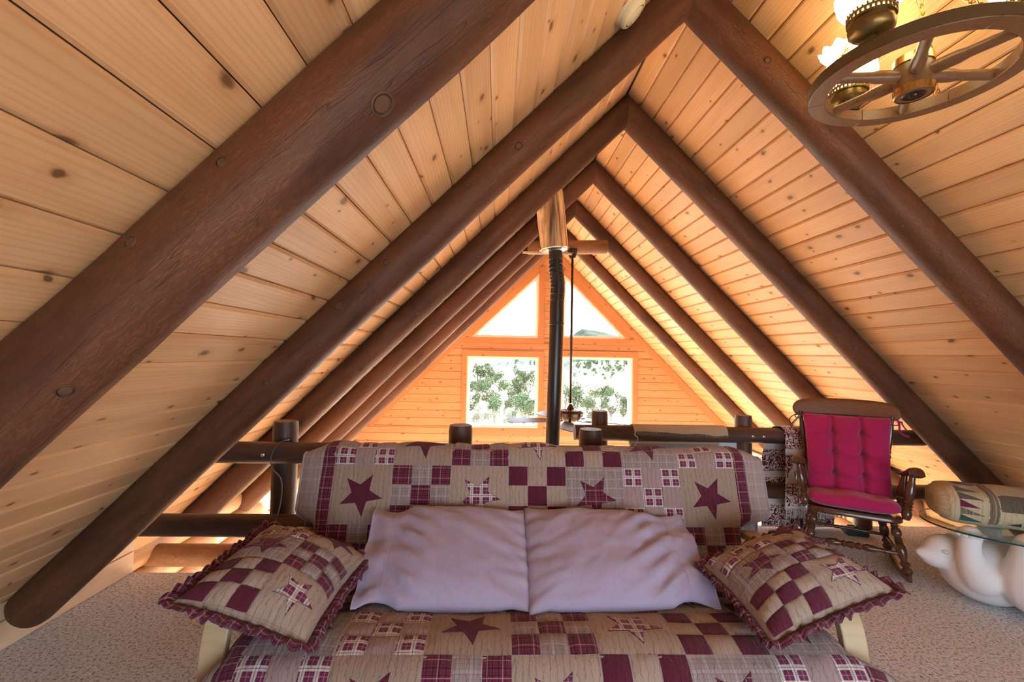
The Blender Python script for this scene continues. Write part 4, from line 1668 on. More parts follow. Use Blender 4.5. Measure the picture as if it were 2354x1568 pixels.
# seat plate
seat = []
for i in range(36):
    a = 2 * PI * i / 36
    cx, sy = math.cos(a), math.sin(a)
    x = math.copysign(abs(cx) ** .45, cx) * (.275 - .035 * (sy + 1) / 2)
    y = math.copysign(abs(sy) ** .45, sy) * .235
    seat.append((x, y))
mb = MB()
n_ = len(seat)
for z, s in ((SZ - .02, .965), (SZ - .012, 1.0), (SZ + .008, 1.0), (SZ + .016, .975)):
    mb.v += [Vector((x * s, y * s, z - .10 * (y + .2))) for x, y in seat]
for j in range(3):
    for k in range(n_):
        k2 = (k + 1) % n_
        mb.face((j * n_ + k, j * n_ + k2, (j + 1) * n_ + k2, (j + 1) * n_ + k))
mb.face(tuple(reversed(range(n_))))
mb.face(tuple(3 * n_ + k for k in range(n_)))
rp('seat', mb)
for sg in (-1, 1):
    rp('leg', turned((sg * .262, -.235, .045), (sg * .205, -.155, SZ - .015), LEG, 16))
    rp('leg', turned((sg * .245, .215, .040), (sg * .185, .155, SZ - .015), LEG, 16))
    # rocker
    run = MB()
    K = 24
    for i in range(K + 1):
        y = lerp(-.30, .44, i / K)
        z = .55 * (y - .02) ** 2 * .62 + .018
        w, h = .013, .018
        run.v += [Vector((sg * .255 + a * w, y, z + b * h)) for a, b in ((-1, -1), (1, -1), (1, 1), (-1, 1))]
    for i in range(K):
        for k in range(4):
            k2 = (k + 1) % 4
            run.face((i * 4 + k, i * 4 + k2, (i + 1) * 4 + k2, (i + 1) * 4 + k))
    run.face((3, 2, 1, 0))
    run.face((K * 4, K * 4 + 1, K * 4 + 2, K * 4 + 3))
    bevel(rp('rocker', run, sm=False), .005, 2)
    rp('side_stretcher', turned((sg * .246, -.21, .145), (sg * .228, .195, .15), [(0, .010), (.5, .013), (1, .010)], 10))
    # arm, its two posts, back post
    armp = [(sg * .245, .225, .615), (sg * .272, .10, .618), (sg * .290, -.02, .626), (sg * .300, -.12, .655), (sg * .304, -.185, .680), (sg * .305, -.225, .678), (sg * .305, -.245, .656)]
    pts = [catmull([(i, p) for i, p in enumerate(armp)], i * .25) for i in range(4 * (len(armp) - 1) + 1)]
    rr = [lerp(.020, .030, min(1, i / 14)) if i < 18 else .034 for i in range(len(pts))]
    rr[-1] = .024
    rp('arm', MB().tube(pts, rr, 14, flat=(1.15, .72)))
    rp('arm_post', turned((sg * .262, -.185, SZ + .012), (sg * .300, -.165, .65), ARMP))
    rp('arm_post', turned((sg * .258, -.03, SZ + .012), (sg * .290, -.02, .62), ARMP))
    rp('back_post', turned((sg * .205, .185, SZ + .01), (sg * .272, .225, .965), BACKP))
for k in range(5):
    x = (k - 2) * .082
    rp('back_spindle', turned((x * .9, .205, SZ + .01), (x, .231, .955), [(0, .008), (.3, .012), (.5, .009), (.8, .011), (1, .007)], 8))
rp('front_stretcher', turned((-.242, -.205, .165), (.242, -.205, .165), STR))
rp('rear_stretcher', turned((-.225, .19, .15), (.225, .19, .15), [(0, .010), (.5, .012), (1, .010)], 10))
# headrest: a bent rounded board
hd = MB()
NX, NZ_ = 30, 10
for face in (0, 1):
    for i in range(NX + 1):
        s = math.sin(PI / 2 * (-1 + 2 * i / NX))
        x = s * .322
        hh = .068 * (1 - abs(s) ** 9 * .999) ** .5
        zc0 = .985 + .018 * (1 - s * s)
        for j in range(NZ_ + 1):
            t = -1 + 2 * j / NZ_
            z = zc0 + t * hh
            y = .225 + (z - .95) * .14 + .045 * (1 - s * s)
            hd.v.append(Vector((x, y + (.013 if face else -.013) * max(0., 1 - t ** 6) ** .5 * (1 - abs(s) ** 14) ** .5, z)))
W_ = NZ_ + 1
off = (NX + 1) * W_
for i in range(NX):
    for j in range(NZ_):
        q = (i * W_ + j, (i + 1) * W_ + j, (i + 1) * W_ + j + 1, i * W_ + j + 1)
        hd.face(q)
        hd.face(tuple(reversed([k + off for k in q])))
o = rp('headrest', hd, 'walnut2', True)
w = o.modifiers.new('weld', 'WELD')
w.merge_threshold = .0006

RM = ROOTM[rc.name]
# back cushion (tufted) and seat cushion: tied onto the chair
bc = thing('back_cushion', 'tufted magenta cushion tied to the backrest of the rocking chair', 'cushion', RM @ Vector((0, .2, .43)), R(-32))
BTN = [(-.085, .70), (.095, .70), (-.085, .39), (.095, .39), (-.085, .12), (.095, .12)]
BTN = [(-.078, .425), (.088, .425), (-.078, .28), (.088, .28), (-.078, .13), (.088, .13)]


def bcs(a, b, sgn):
    """a, b in -1..1 on the cushion; local chair coordinates"""
    wdt = .245 + .012 * b
    x = a * wdt * (1 - .03 * (1 - b * b))
    zl = .28 + b * .28 * (1 - .02 * (1 - a * a))        # 0 .. .53 up the cushion
    h = .062 * max(0, 1 - abs(a) ** 3.) ** .5 * max(0, 1 - abs(b) ** 3.) ** .5
    if sgn > 0:
        for bx, bz in BTN:
            d2 = ((x - bx) ** 2 + (zl - bz) ** 2)
            h -= .046 * math.exp(-d2 / .0013)
            h -= .018 * math.exp(-((x - bx) / .014) ** 2) * (1 if abs(zl - .28) < .26 else .4) * .75
        for bz in (.13, .28, .425):
            h -= .012 * math.exp(-((zl - bz) / .014) ** 2) * (1 - .4 * abs(a))
    # the cushion leans with the back posts
    y = .005 + zl * .325 - sgn * h
    return Vector((x, y, .440 + zl * .925 - sgn * h * .28))


mb = MB()
for sgn in (1., -1.):
    mb.grid(lambda a, b: bcs(a, b, sgn), 56, 60, -1, 1, -1, 1, flip=sgn < 0)
mb.uv = [[(a * .25, b * .27) for a, b in q] for q in mb.uv]
mb.xform(RM)
o = obj('cushion_body', mb, M['magenta'], bc, True)
o.modifiers.new('weld', 'WELD').merge_threshold = .0006
for bx, bz in BTN:
    p = bcs(bx / .25, (bz - .28) / .28, 1.)
    obj('button', MB().lathe([(.0, .006), (.007, .005), (.010, 0), (.007, -.004)], 12, RM @ Matrix.Translation(p + Vector((0, -.001, 0))) @ Matrix.Rotation(R(79), 4, 'X')), M['magenta'], bc, True)
for sg in (-1, 1):
    k0 = Vector((sg * .270, .208, .93))
    tie = MB()
    for ph, ln in ((0, .07), (1.3, .09)):
        pts = [k0 + Vector((sg * (.012 + .06 * t) + .01 * math.sin(t * 6 + ph), -.03 - .02 * t, .005 + .03 * math.sin(t * 3 + ph * 2) - ln * .8 * t)) for t in [i / 10 for i in range(11)]]
        tie.tube(pts, .004, 6, flat=(1.6, .5))
    lp = [k0 + Vector((sg * .01 + .028 * math.cos(i * .5), -.028, .018 * math.sin(i * .5))) for i in range(13)]
    tie.tube(lp, .004, 6)
    tie.xform(RM)
    obj('tie_ribbon', tie, M['walnut' if sg < 0 else 'magenta'], bc, True)
sc2 = thing('seat_cushion', 'plump magenta cushion on the seat of the rocking chair', 'cushion', RM @ Vector((0, 0, SZ + .016)), R(-32))
mb = MB()


def scs(a, b, sgn):
    ra = math.sqrt(max(0, 1 - .0 * b * b))
    x = a * (.262 - .03 * (b + 1) / 2) * (1 - .13 * abs(b) ** 4)
    y = b * .222 * (1 - .13 * abs(a) ** 4) - .012
    h = max(0, 1 - abs(a) ** 5.) ** .5 * max(0, 1 - abs(b) ** 6.) ** .5
    mid = SZ + .018 + .046
    top = .060 + .007 * math.cos(a * 6.5)
    return Vector((x, y, mid - .10 * (y + .2) + (top * h if sgn > 0 else -.045 * h)))


for sgn in (1., -1.):
    mb.grid(lambda a, b: scs(math.sin(a * PI / 2), math.sin(b * PI / 2), sgn), 40, 30, -1, 1, -1, 1, flip=sgn < 0)
mb.uv = [[(a * .25, b * .22) for a, b in q] for q in mb.uv]
mb.xform(RM)
o = obj('cushion_body', mb, M['magenta'], sc2, True)
o.modifiers.new('weld', 'WELD').merge_threshold = .0006
obj('tie_ribbon', MB().tube([RM @ Vector(p) for p in ((-.235, .17, .385), (-.27, .15, .37), (-.29, .13, .32), (-.285, .12, .27))], .004, 6), M['magenta'], sc2, True)

# ------------------------------------------------------------------ bear table
bt = thing('bear_table', 'white plaster bear on its back holding up an oval glass table top', 'table', (3.05, 2.55, 0))


def blob(mb, c, r, rot=None, seg=20):
    c = Vector(c)
    r = Vector(r if isinstance(r, (tuple, list)) else (r, r, r))
    prof = [(math.sin(PI * i / 12), -math.cos(PI * i / 12)) for i in range(13)]
    m = Matrix.Translation(c) @ (rot.to_4x4() if rot else Matrix()) @ Matrix.Diagonal((*r, 1))
    mb.lathe([(max(1e-4, a), b) for a, b in prof], seg, m)


def limb(mb, pts, rad, n=6):
    P = [(i, Vector(p)) for i, p in enumerate(pts)]
    for i in range(n * (len(pts) - 1) + 1):
        t = i / n
        k = min(int(t), len(rad) - 2)
        r = lerp(rad[k], rad[k + 1], t - k)
        blob(mb, catmull(P, t), r, None, 14)


bb = MB()
blob(bb, (3.15, 2.60, .175), (.50, .27, .175))
blob(bb, (2.80, 2.57, .185), (.215, .20, .185))
blob(bb, (3.05, 2.60, .23), (.30, .22, .16))
blob(bb, (2.615, 2.585, .268), (.098, .090, .098))              # head
blob(bb, (2.575, 2.575, .235), (.085, .072, .07))
blob(bb, (2.525, 2.567, .243), (.050, .044, .042))              # muzzle
blob(bb, (2.49, 2.562, .250), (.022, .022, .022))
blob(bb, (2.668, 2.625, .335), (.032, .03, .032))                # ears
blob(bb, (2.675, 2.51, .345), (.030, .02, .030))
limb(bb, [(2.72, 2.45, .19), (2.675, 2.445, .26), (2.665, 2.45, .34), (2.672, 2.455, .425)], [.10, .066, .052, .052])
limb(bb, [(2.86, 2.70, .20), (2.865, 2.685, .28), (2.875, 2.68, .36), (2.88, 2.68, .425)], [.10, .066, .052, .052])
limb(bb, [(2.98, 2.40, .16), (2.885, 2.365, .20), (2.86, 2.365, .30), (2.885, 2.385, .425)], [.15, .138, .085, .062], 8)
limb(bb, [(3.30, 2.75, .16), (3.22, 2.78, .22), (3.2, 2.77, .32), (3.2, 2.75, .425)], [.15, .12, .085, .062], 8)
blob(bb, (3.25, 2.42, .14), (.20, .13, .14))
for x, y in ((2.672, 2.455), (2.88, 2.68), (2.885, 2.385), (3.2, 2.75)):
    blob(bb, (x, y, .430), (.068, .062, .016))
bo = obj('bear_body', bb, M['plaster'], bt, True)
m = bo.modifiers.new('remesh', 'REMESH')
m.mode = 'VOXEL'
m.voxel_size = .009
m.use_smooth_shade = True
m = bo.modifiers.new('smooth', 'SMOOTH')
m.factor = .5
m.iterations = 9
e_ = MB()
ring = [Vector((2.587 + .014 * math.cos(a), 2.500 - .002 * math.cos(a), .287 + .010 * math.sin(a))) for a in [2 * PI * i / 20 for i in range(20)]]
e_.tube(ring, .0035, 6, closed=True)
blob(e_, (2.587, 2.500, .287), (.007, .005, .006))
obj('eye', e_, M['plaster'], bt, True)
for x, y in ((2.672, 2.455), (2.88, 2.68), (2.885, 2.385)):
    cl = MB()
    for k in range(5):
        a = R(200 + k * 26)
        blob(cl, (x + .062 * math.cos(a), y + .056 * math.sin(a), .431), (.018, .018, .012), None, 8)
    obj('claws', cl, M['plaster'], bt, True)
gt = MB()
GC, ga, gb_, gr = Vector((3.015, 2.60)), .50, .345, R(6)
pts = []
for i in range(64):
    a = 2 * PI * i / 64
    x, y = ga * math.cos(a), gb_ * math.sin(a)
    pts.append((GC.x + x * math.cos(gr) - y * math.sin(gr), GC.y + x * math.sin(gr) + y * math.cos(gr)))
mbg = MB()
n_ = 64
mbg.v = [Vector((x, y, .4465)) for x, y in pts] + [Vector((x, y, .4565)) for x, y in pts]
mbg.face(tuple(reversed(range(n_))))
mbg.face(tuple(range(n_, 2 * n_)))
for k in range(n_):
    k2 = (k + 1) % n_
    mbg.face((k, k2, k2 + n_, k + n_), None, 1)
obj('glass_top', mbg, [M['glasstop'], M['glassedge']], bt)

# the whole table stands turned towards the room, about the bear's head
TT = Matrix.Translation((2.615, 2.585, 0)) @ Matrix.Rotation(R(-20), 4, 'Z') @ Matrix.Translation((-2.615, -2.585, 0))
_m = TT @ ROOTM[bt.name]
bt.location = _m.translation + Vector((.02, 0, 0))
bt.scale = (1, 1, .94)
bt.rotation_euler = (0, 0, R(-20))

# ------------------------------------------------------------------ folded quilt bundle on the glass
M['cream_q'] = cloth('cream_quilt_cloth', (.60, .50, .31), crinkle=.45, cs=.8)
M['brown_q'] = cloth('brown_quilt_cloth', (.16, .125, .09), stripes=[('uv', .008, 0, .002, (.10, .08, .06), .5)])
M['brownplaid_q'] = cloth('brown_plaid_cloth', (.26, .20, .13), stripes=[('uv', .012, 0, .003, (.10, .06, .05), .7), ('u', .03, .004, .004, (.50, .42, .26), .7)])
M['green_q'] = cloth('green_plaid_cloth', (.05, .13, .09), stripes=[('uv', .012, 0, .003, (.02, .05, .04), .7)])
M['plum_q'] = cloth('plum_check_cloth', (.22, .02, .09), stripes=[('uv', .01, 0, .003, (.05, .01, .03), .6)])
M['black_q'] = cloth('black_quilt_cloth', (.025, .03, .028))
BQ = Vector((2.95, 2.474, .4285))
bun = thing('folded_quilt', 'rolled cream patchwork quilt with green and plum triangles on the glass table', 'quilt', BQ, R(-27))
BM = ROOTM[bun.name]
hwid, hhei, blen = .165, .108, .34


def bundle_S(u, v, off=0.0):
    """u along the roll (m), v around it (m) starting at the front bottom, going up and back"""
    per = 2 * (hwid + hhei) * 1.62
    th = -PI * .62 + v / per * 2 * PI
    ct, st_ = math.cos(th), math.sin(th)
    p = 2.6
    k = (abs(ct) ** p + abs(st_) ** p) ** (-1 / p)
    e = max(0., 1 - (abs(u) / blen) ** 9) ** .5
    rr = (.80 + .20 * e)
    wr = .010 * nz(u * 5, math.cos(th) * 1.5, math.sin(th) * 1.5) + .005 * nz(u * 14, math.cos(th) * 4, math.sin(th) * 4)
    y = -ct * k * (hwid + off + wr) * rr
    z = st_ * k * (hhei + off + wr) * rr
    sag = .012 * nz(u * 3, 7.)
    return BM @ Vector((u, y, max(z + hhei + sag, .0012 + off * .3)))


PERB = 2 * (hwid + hhei) * 1.62
mb = MB().grid(lambda u, v: bundle_S(u, v), 70, 60, -blen, blen, 0, PERB, flip=True)
obj('roll', mb, M['cream_q'], bun, True)
# spiral ends of the roll
for sg in (-1, 1):
    mb = MB()
    NS = 60
    for ring_ in range(7):
        k = 1 - ring_ / 6.0
        for i in range(NS):
            p = bundle_S(sg * blen, PERB * i / NS)
            c = BM @ Vector((sg * (blen - .004), 0, hhei))
            q = c.lerp(p, max(k, .02))
            q = q + (BM.to_3x3() @ Vector((sg * (.030 * math.sin(k * PI) + .012 * math.sin(ring_ * PI)), 0, 0))) + (BM.to_3x3() @ Vector((sg * .012 * (ring_ % 2), 0, 0)))
            q.z = max(q.z, BQ.z + .002)
            mb.v.append(q)
    for r_ in range(6):
        for i in range(NS):
            i2 = (i + 1) % NS
            uvq = [(i * .01, r_ * .02), (i2 * .01, r_ * .02), (i2 * .01, r_ * .02 + .02), (i * .01, r_ * .02 + .02)]
            mb.face((r_ * NS + i, r_ * NS + i2, (r_ + 1) * NS + i2, (r_ + 1) * NS + i), uvq)
    obj('roll_end', mb, M['cream_q'], bun, True)


def bpatch(u0, u1, v0, v1, mat, n=6):
    return patch(bundle_S, u0, u1, v0, v1, M[mat], bun, 'patch', n, base=.0015, puff=.002, edge=.0)


def btri(a, b, c, mat):
    mb = MB()
    K = 4
    idx = {}
    for i in range(K + 1):
        for j in range(K + 1 - i):
            s, t = i / K, j / K
            u = a[0] + (b[0] - a[0]) * s + (c[0] - a[0]) * t
            v = a[1] + (b[1] - a[1]) * s + (c[1] - a[1]) * t
            idx[i, j] = (len(mb.v), (u, v))
            mb.v.append(bundle_S(u, v, .0035))
    for i in range(K):
        for j in range(K - i):
            q = [idx[i, j], idx[i + 1, j], idx[i, j + 1]]
            mb.face([k[0] for k in q], [k[1] for k in q])
            if i + j < K - 1:
                q = [idx[i + 1, j], idx[i + 1, j + 1], idx[i, j + 1]]
                mb.face([k[0] for k in q], [k[1] for k in q])
    return obj('triangle_patch', mb, M[mat], bun, True)


for u0 in (-.175, .09, .285):
    bpatch(u0, u0 + .042, .15, .60, 'brownplaid_q', 14)
bpatch(-.133, .09, .285, .40, 'brown_q', 8)
bpatch(-.28, -.175, .475, .56, 'brown_q', 6)
bpatch(.24, .285, .285, .40, 'brown_q', 8)
for u0 in (-.295, .135):
    for k, (mt, ln) in enumerate((('green_q', .10), ('brownplaid_q', .105), ('plum_q', .085), ('brown_q', .10), ('brown_q', .09))):
        v = .185 + k * .052
        if u0 + ln > blen - .02:
            continue
        btri((u0, v), (u0 + ln, v), (u0, v + .049), mt)
for k, mt in enumerate(('black_q', 'green_q', 'black_q')):
    u = -.09 + k * .052
    btri((u, .185), (u + .048, .185), (u + .040, .222), mt)

# ------------------------------------------------------------------ wagon wheel chandelier
WC = Vector((1.39, 1.45))
WZ = 2.300
ch = thing('wheel_chandelier', 'wooden wagon wheel chandelier with lit hurricane lamps hung on brass chains', 'chandelier', (WC.x, WC.y, WZ))
T0 = Matrix.Translation((WC.x, WC.y, WZ))
RI, RO, RH = .246, .298, .042
for k in range(6):          # the rim is made of six felloes
    mb = MB()
    a0, a1 = R(24 + 60 * k), R(84 + 60 * k)
    NS = 14
    for i in range(NS + 1):
        a = lerp(a0 + .0015, a1 - .0015, i / NS)
        c, s = math.cos(a), math.sin(a)
        mb.v += [T0 @ Vector((r * c, r * s, z)) for r, z in ((RI, 0), (RO, 0), (RO, RH), (RI, RH))]
    for i in range(NS):
        for q in range(4):
            q2 = (q + 1) % 4
            mb.face((i * 4 + q, (i + 1) * 4 + q, (i + 1) * 4 + q2, i * 4 + q2))
    mb.face((0, 1, 2, 3))
    mb.face((NS * 4 + 3, NS * 4 + 2, NS * 4 + 1, NS * 4))
    bevel(obj('felloe', mb, M['wheelwood'], ch, 40.), .002, 2)
tyre = MB().lathe([(RO + .0005, .004), (RO + .003, .004), (RO + .003, RH - .004), (RO + .0005, RH - .004)], 72, T0, cap=False)
obj('tyre_band', tyre, M['tyre'], ch, 40.)
for k in range(6):
    a = R(54 + 60 * k)
    d = Vector((math.cos(a), math.sin(a), 0))
    m, L = axis_m(Vector((WC.x, WC.y, WZ + .020)) + d * .04, Vector((WC.x, WC.y, WZ + .020)) + d * (RI + .006))
    mb = MB().lathe([(.020, 0), (.021, .03), (.021, .075), (.0165, .10), (.0165, .13), (.0175, L)], 14, m)
    mb.v = [Vector((p.x, p.y, WZ + .020 + (p.z - WZ - .020) * 1.02)) for p in mb.v]
    obj('spoke', mb, M['wheelwood'], ch, 40.)
obj('hub', MB().lathe([(.036, -.045), (.050, -.044), (.055, -.02), (.056, .03), (.052, .06), (.045, .085), (0, .086)], 28, T0), M['wheelwood'], ch, 40.)
obj('hub_band', MB().lathe([(.0505, -.046), (.0545, -.045), (.0565, -.022), (.0545, -.020)], 28, T0, cap=False), M['brass'], ch, 40.)
obj('hub_band', MB().lathe([(.0535, .055), (.0565, .056), (.0545, .082), (.046, .088)], 28, T0, cap=False), M['brass'], ch, 40.)
obj('hub_plug', MB().lathe([(0, -.052), (.012, -.051), (.014, -.046), (.022, -.046), (.030, -.048), (.034, -.045)], 20, T0), M['darkmetal'], ch, 40.)
for k, an in enumerate((92, 205, 312)):
    a = R(an)
    c = Vector((WC.x + math.cos(a) * .268, WC.y + math.sin(a) * .268, WZ + RH))
    Tl = Matrix.Translation(c)
    lamp = obj('lamp_base', MB().lathe([(.030, 0), (.034, .004), (.022, .010), (.020, .018), (.048, .028), (.060, .040), (.062, .056), (.058, .060), (.058, .072), (.062, .074)], 32, Tl), M['darkbrass'], ch, 40.)
    gal = MB()
    for z in (.076, .092, .106):
        gal.lathe([(.058, z - .0035), (.064, z - .0035), (.064, z + .0035), (.058, z + .0035), (.058, z - .0035)], 32, Tl, cap=False)
    for q in range(30):
        b = 2 * PI * q / 30
        gal.tube([c + Vector((math.cos(b) * .0615, math.sin(b) * .0615, .074)), c + Vector((math.cos(b) * .0615, math.sin(b) * .0615, .092))], .0036, 6)
        b += PI / 30
        gal.tube([c + Vector((math.cos(b) * .0615, math.sin(b) * .0615, .092)), c + Vector((math.cos(b) * .064, math.sin(b) * .064, .112))], .0036, 6)
    obj('gallery', gal, M['darkbrass'], lamp, 40.)
    # ruffled melon shade
    sh = MB()
    NA, prof = 60, [(.050, .078), (.058, .095), (.076, .115), (.090, .140), (.092, .165), (.080, .190), (.066, .208), (.062, .222), (.072, .238), (.090, .250), (.098, .256)]
    for i, (r, z) in enumerate(prof):
        w = max(0, (i - 6) / 4)
        for q in range(NA):
            b = 2 * PI * q / NA
            rr = r * (1 + .03 * math.cos(b * 12) * (1 - w) + .05 * w * math.cos(b * 12))
            sh.v.append(c + Vector((rr * math.cos(b), rr * math.sin(b), z + .008 * w * math.cos(b * 12))))
    for i in range(len(prof) - 1):
        for q in range(NA):
            q2 = (q + 1) % NA
            sh.face((i * NA + q, i * NA + q2, (i + 1) * NA + q2, (i + 1) * NA + q))
    solidify(obj('glass_shade', sh, M['shade'], lamp, True), .003)
    obj('glass_chimney', MB().lathe([(.026, .09), (.030, .16), (.028, .24), (.025, .31)], 24, Tl, cap=False), M['chimneyglass'], lamp, True)


def chain(p, q, name='chain'):
    p, q = Vector(p), Vector(q)
    L = (q - p).length
    n = int(L / .026)
    mb = MB()
    d = (q - p).normalized()
    s1 = d.cross(Vector((.3, .9, .2))).normalized()
    s2 = d.cross(s1)
    for i in range(n):
        c = p + d * ((i + .5) * L / n)
        s = s1 if i % 2 == 0 else s2
        pts = [c + d * (.019 * math.cos(a)) + s * (.0095 * math.sin(a)) for a in [2 * PI * k / 12 for k in range(12)]]
        mb.tube(pts, .0022, 6, closed=True)
    return obj(name, mb, M['brass'], ch, True)


top_z = RZ - (WC.x - RX) - .015
apex = Vector((WC.x, WC.y, 2.74))
for an in (32, 148, 258):
    a = R(an)
    st0 = Vector((WC.x + math.cos(a) * .272, WC.y + math.sin(a) * .272, WZ + RH))
    chain(st0, apex)
    obj('chain_eye', MB().tube([st0 + Vector((.012 * math.cos(b), 0, .006 + .012 * math.sin(b))) for b in [2 * PI * k / 14 for k in range(14)]], .0028, 6, closed=True), M['brass'], ch, True)
obj('canopy', MB().lathe([(.0, -.05), (.03, -.045), (.06, -.015), (.062, 0)], 24, Matrix.Translation((WC.x, WC.y, top_z + .012)) @ Matrix.Rotation(R(45), 4, 'Y')), M['brass'], ch, 40.)
obj('stem', MB().tube([apex, (WC.x, WC.y, top_z)], .006, 8), M['brass'], ch, True)
# ------------------------------------------------------------------ the land outside
def ground_z(x, y):
    pts = [(7.9, (-2.75, 0, 0)), (14, (-2.9, 0, 0)), (25, (-3.3, 0, 0)), (40, (-4.7, 0, 0)), (60, (-5.4, 0, 0)), (100, (-5.7, 0, 0)), (160, (-6.5, 0, 0)), (260, (-8.0, 0, 0)), (420, (-10., 0, 0)), (900, (-16, 0, 0))]
    z = catmull(pts, max(8, min(900, y))).x
    slope = max(0., (x / max(y, 10.) - .12)) * .10 * max(0, y - 40)
    return z + slope * .12 + .35 * nz(x * .06, y * .06) + (1.2 * nz(x * .012, y * .012, 5.) if y > 70 else 0)


t = MT('dry_ground')
_n = t.noise(t.coord(), .35, 5., .65)
M['ground'] = t.bsdf(t.ramp(_n, [(.3, (.36, .28, .22)), (.7, (.62, .52, .43))]), .95, None, 0., 0.)
mb = MB()
ys = [Y0 - 30, Y0 - 10, 0, 7.9, 9, 11, 14, 18, 23, 29, 36, 44, 54, 66, 80, 96, 115, 140, 170, 205, 250, 310, 380, 470, 600, 800, 1000]
NXg = 60
for y in ys:
    hw = 60 + abs(y) * .9
    for i in range(NXg + 1):
        x = -hw + 2 * hw * i / NXg
        mb.v.append(Vector((x, y, ground_z(x, y) if y > 7.9 else -2.75)))
for j in range(len(ys) - 1):
    for i in range(NXg):
        a = j * (NXg + 1) + i
        mb.face((a, a + 1, a + NXg + 2, a + NXg + 1))
struct('ground', mb, M['ground'], True, label='pale dry ground of the valley outside')

t = MT('wooded_mountain')
_n = t.noise(t.coord(), .05, 5., .7)
M['mount'] = t.bsdf(t.ramp(_n, [(.35, (.024, .032, .024)), (.65, (.065, .072, .058))]), .95, None, 0., 0.)


t = MT('scrub_slope')
_n = t.noise(t.coord(), .04, 5., .7)
M['hill'] = t.bsdf(t.ramp(_n, [(.35, (.07, .085, .06)), (.6, (.22, .20, .17))]), .95, None, 0., 0.)
HILLP = []


def hill_z(x, y):
    z = catmull(HILLP, x).x
    return lerp(ground_z(x, 320), z, 1 - ((520 - y) / 200) ** 1.4)


def ridge_hill(name, label, y, pts, depth, seed, mat='mount'):
    """hill whose skyline passes through measured points (px, py) at distance y"""
    prof = [(at_y(px, py, y).x, at_y(px, py, y).z) for px, py in pts]
    mb = MB()
    K, J = 60, 10
    P = [(x, Vector((z, 0, 0))) for x, z in prof]
    if name == 'hill':
        HILLP.extend(P)
    for j in range(J + 1):
        for i in range(K + 1):
            x = lerp(prof[0][0], prof[-1][0], i / K)
            z = catmull(P, x).x
            f = 1 - (j / J) ** 1.4
            zz = lerp(ground_z(x, y - depth), z, f)
            mb.v.append(Vector((x, y - depth * j / J, zz + (1 - f) * f * 6 * nz(x * .02, j * .7, seed) + f * .006 * y * .25 * nz(x * .06, j * 1.3, seed))))
    for j in range(J):
        for i in range(K):
            a = j * (K + 1) + i
            mb.face((a, a + K + 1, a + K + 2, a + 1))
    return tag(struct(name, mb, M[mat], True), label)


ridge_hill('mountain', 'wooded mountain seen through the triangular window', 900, [(1150, 840), (1230, 815), (1290, 790), (1318, 770), (1335, 757), (1352, 758), (1380, 762), (1402, 769), (1430, 780), (1500, 800), (1620, 830), (1700, 845)], 260, 1.)
ridge_hill('hill', 'scrub hill behind the nearer pinyon trees', 520, [(1040, 862), (1100, 850), (1140, 838), (1162, 830), (1190, 832), (1215, 838), (1260, 840), (1330, 832), (1400, 826), (1470, 824), (1540, 836), (1620, 850)], 200, 2., 'hill')

# pinyon and juniper trees
t = MT('juniper_leaves')
_r = t.rand()
_n = t.noise(t.coord(), 2.4, 3., .6)
_c = t.mix(_n, (.020, .040, .018), (.11, .14, .055))
M['leaf'] = t.bsdf(t.n('HueSaturation', None, Hue=t.math('ADD', t.math('MULTIPLY', _r, .05), .475), Saturation=.9, Value=t.math('ADD', t.math('MULTIPLY', _r, .5), .75), Color=_c).outputs[0], .8, None, 0., .1)
M['bark'] = plain('grey_bark', (.12, .09, .07), .9)
TREES = []
for s in range(5):
    random.seed(40 + s)
    cr = MB()
    lobes = []
    for k in range(11):
        a = random.uniform(0, 2 * PI)
        h = random.uniform(.28, .88)
        rr = random.uniform(.05, .36) * (1.15 - .75 * max(0, h - .45))
        lobes.append((Vector((rr * math.cos(a), rr * math.sin(a), h)), random.uniform(.13, .22)))
    for c, r in lobes:
        for k in range(300):
            v = Vector((random.gauss(0, 1), random.gauss(0, 1), random.gauss(0, 1))).normalized() * r * random.uniform(.55, 1.05)
            p = c + Vector((v.x, v.y, v.z * .85))
            if p.z < .12:
                continue
            n1 = Vector((random.gauss(0, 1), random.gauss(0, 1), random.gauss(0, 1))).normalized()
            n2 = n1.cross(Vector((random.gauss(0, 1), random.gauss(0, 1), 1))).normalized()
            sz = random.uniform(.012, .028)
            cr.add([p + n1 * sz, p + n2 * sz * .6, p - n1 * sz, p - n2 * sz * .6], [(0, 1, 2, 3)])
    crown = make_mesh('crown', cr, M['leaf'])
    tk = MB()
    for k in range(4):
        a = random.uniform(0, 2 * PI)
        e = lobes[k][0]
        tk.tube([(0, 0, -.08), (.02 * math.cos(a), .02 * math.sin(a), .15), (e.x * .5, e.y * .5, .3), e], [.035, .03, .022, .008], 6)
    TREES.append((crown, make_mesh('trunk', tk, M['bark'], True)))


def tree(px, base, top, y, wide, label, group, var, trunk=True, nm='pinyon_tree', gz=None, h=None):
    p = at_y(px, base, y)
    q = at_y(px, top, y)
    gz = ground_z(p.x, y) if gz is None else gz
    h = q.z - gz if h is None else h
    root = thing(nm, label, 'tree', (p.x, y, gz), random.uniform(0, 6.28), group)
    cm, tm = TREES[var % 5]
    o = bpy.data.objects.new('crown', cm)
    COL.objects.link(o)
    o.parent = root
    o.scale = (h * wide, h * wide, h * 1.02)
    if trunk:
        o = bpy.data.objects.new('trunk', tm)
        COL.objects.link(o)
        o.parent = root
        o.scale = (h * wide, h * wide, h)
    return root


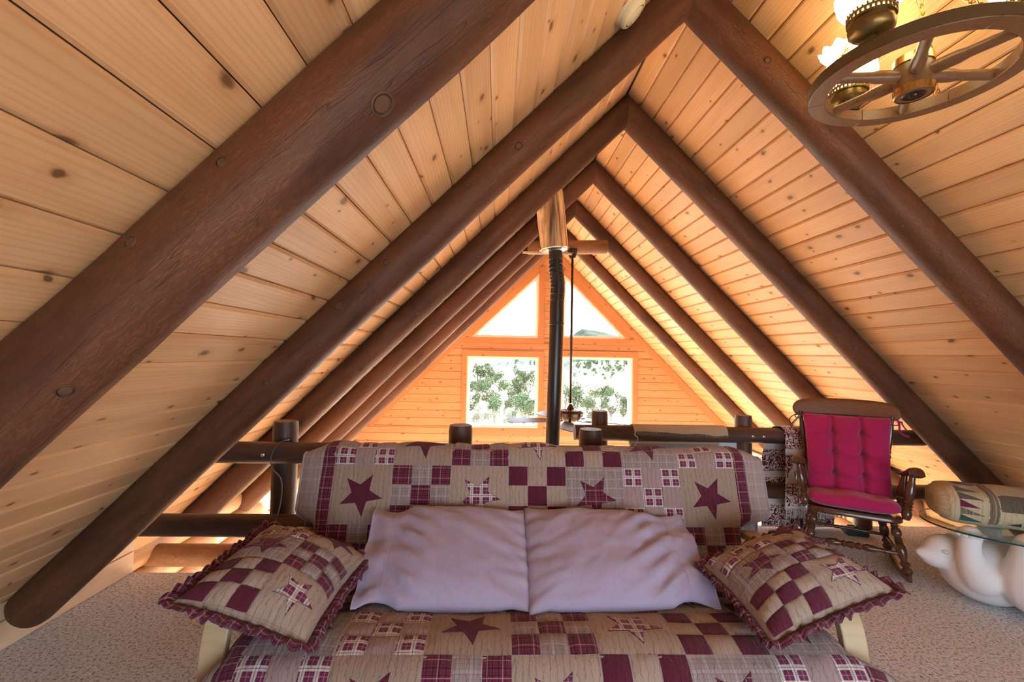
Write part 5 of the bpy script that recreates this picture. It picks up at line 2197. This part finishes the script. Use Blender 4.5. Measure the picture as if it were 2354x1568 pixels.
random.seed(5)
tl = 'pinyon trees on the slope behind the pane beside the stove pipe'
for k, (px, b, tp, y, w) in enumerate(((1138, 962, 910, 34, 1.05), (1098, 962, 945, 33, 1.2), (1128, 915, 868, 57, 1.2), (1100, 905, 872, 64, 1.1), (1160, 925, 872, 48, 1.0), (1185, 945, 862, 44, .62), (1205, 955, 902, 38, 1.1),
                                       (1228, 950, 905, 34, .9), (1215, 895, 848, 70, .9), (1190, 880, 846, 80, 1.), (1100, 870, 835, 78, 1.2), (1128, 866, 838, 92, 1.), (1148, 876, 850, 84, 1.1), (1240, 930, 870, 55, .9), (1078, 930, 880, 44, .8), (1176, 960, 940, 32, 1.2))):
    lb = {0: 'round bushy pinyon standing alone on pale ground behind the window beside the stove pipe', 5: 'tall narrow juniper among rounder trees behind the window beside the stove pipe',
          6: 'broad low tree in front of the tall narrow juniper behind the window', 10: 'broad dark tree crown on the skyline in front of the scrub hill'}
    tree(px, b, tp, y, w, lb.get(k, 'pinyon tree among others behind the square window beside the stove pipe'), tl, k)
tl = 'pinyon trees on the slope behind the pane with the fan rod'
for k, (px, b, tp, y, w) in enumerate(((1325, 935, 876, 46, .95), (1350, 932, 884, 51, 1.0), (1385, 930, 882, 56, 1.15), (1405, 936, 892, 43, .9), (1432, 950, 908, 42, .9), (1300, 925, 880, 55, .8), (1368, 938, 905, 38, .9), (1445, 945, 915, 44, .8))):
    tree(px, b, tp, y, w, 'pinyon tree in the clump behind the window with the fan rod', tl, k + 1)
tl = 'small distant trees on the far hillside'
placed = []
for k in range(260):
    px = random.uniform(1285, 1470) if k < 205 else random.uniform(1070, 1250)
    y = random.uniform(120, 320) if k % 2 else random.uniform(345, 512)
    g0 = at_y(px, 850, y)
    gz = ground_z(g0.x, y) if y < 320 else hill_z(g0.x, y) - .9
    hgt = random.uniform(1.8, 3.8) if y < 320 else random.uniform(3., 6.)
    if any((g0.x - a) ** 2 + (y - b) ** 2 < 30 for a, b in placed):
        continue
    placed.append((g0.x, y))
    tree(px, 850, 840, y, random.uniform(.8, 1.2), 'small tree dotted over the pale far hillside', tl, k, False, 'hillside_tree', gz, hgt)
bpy.context.view_layer.update()
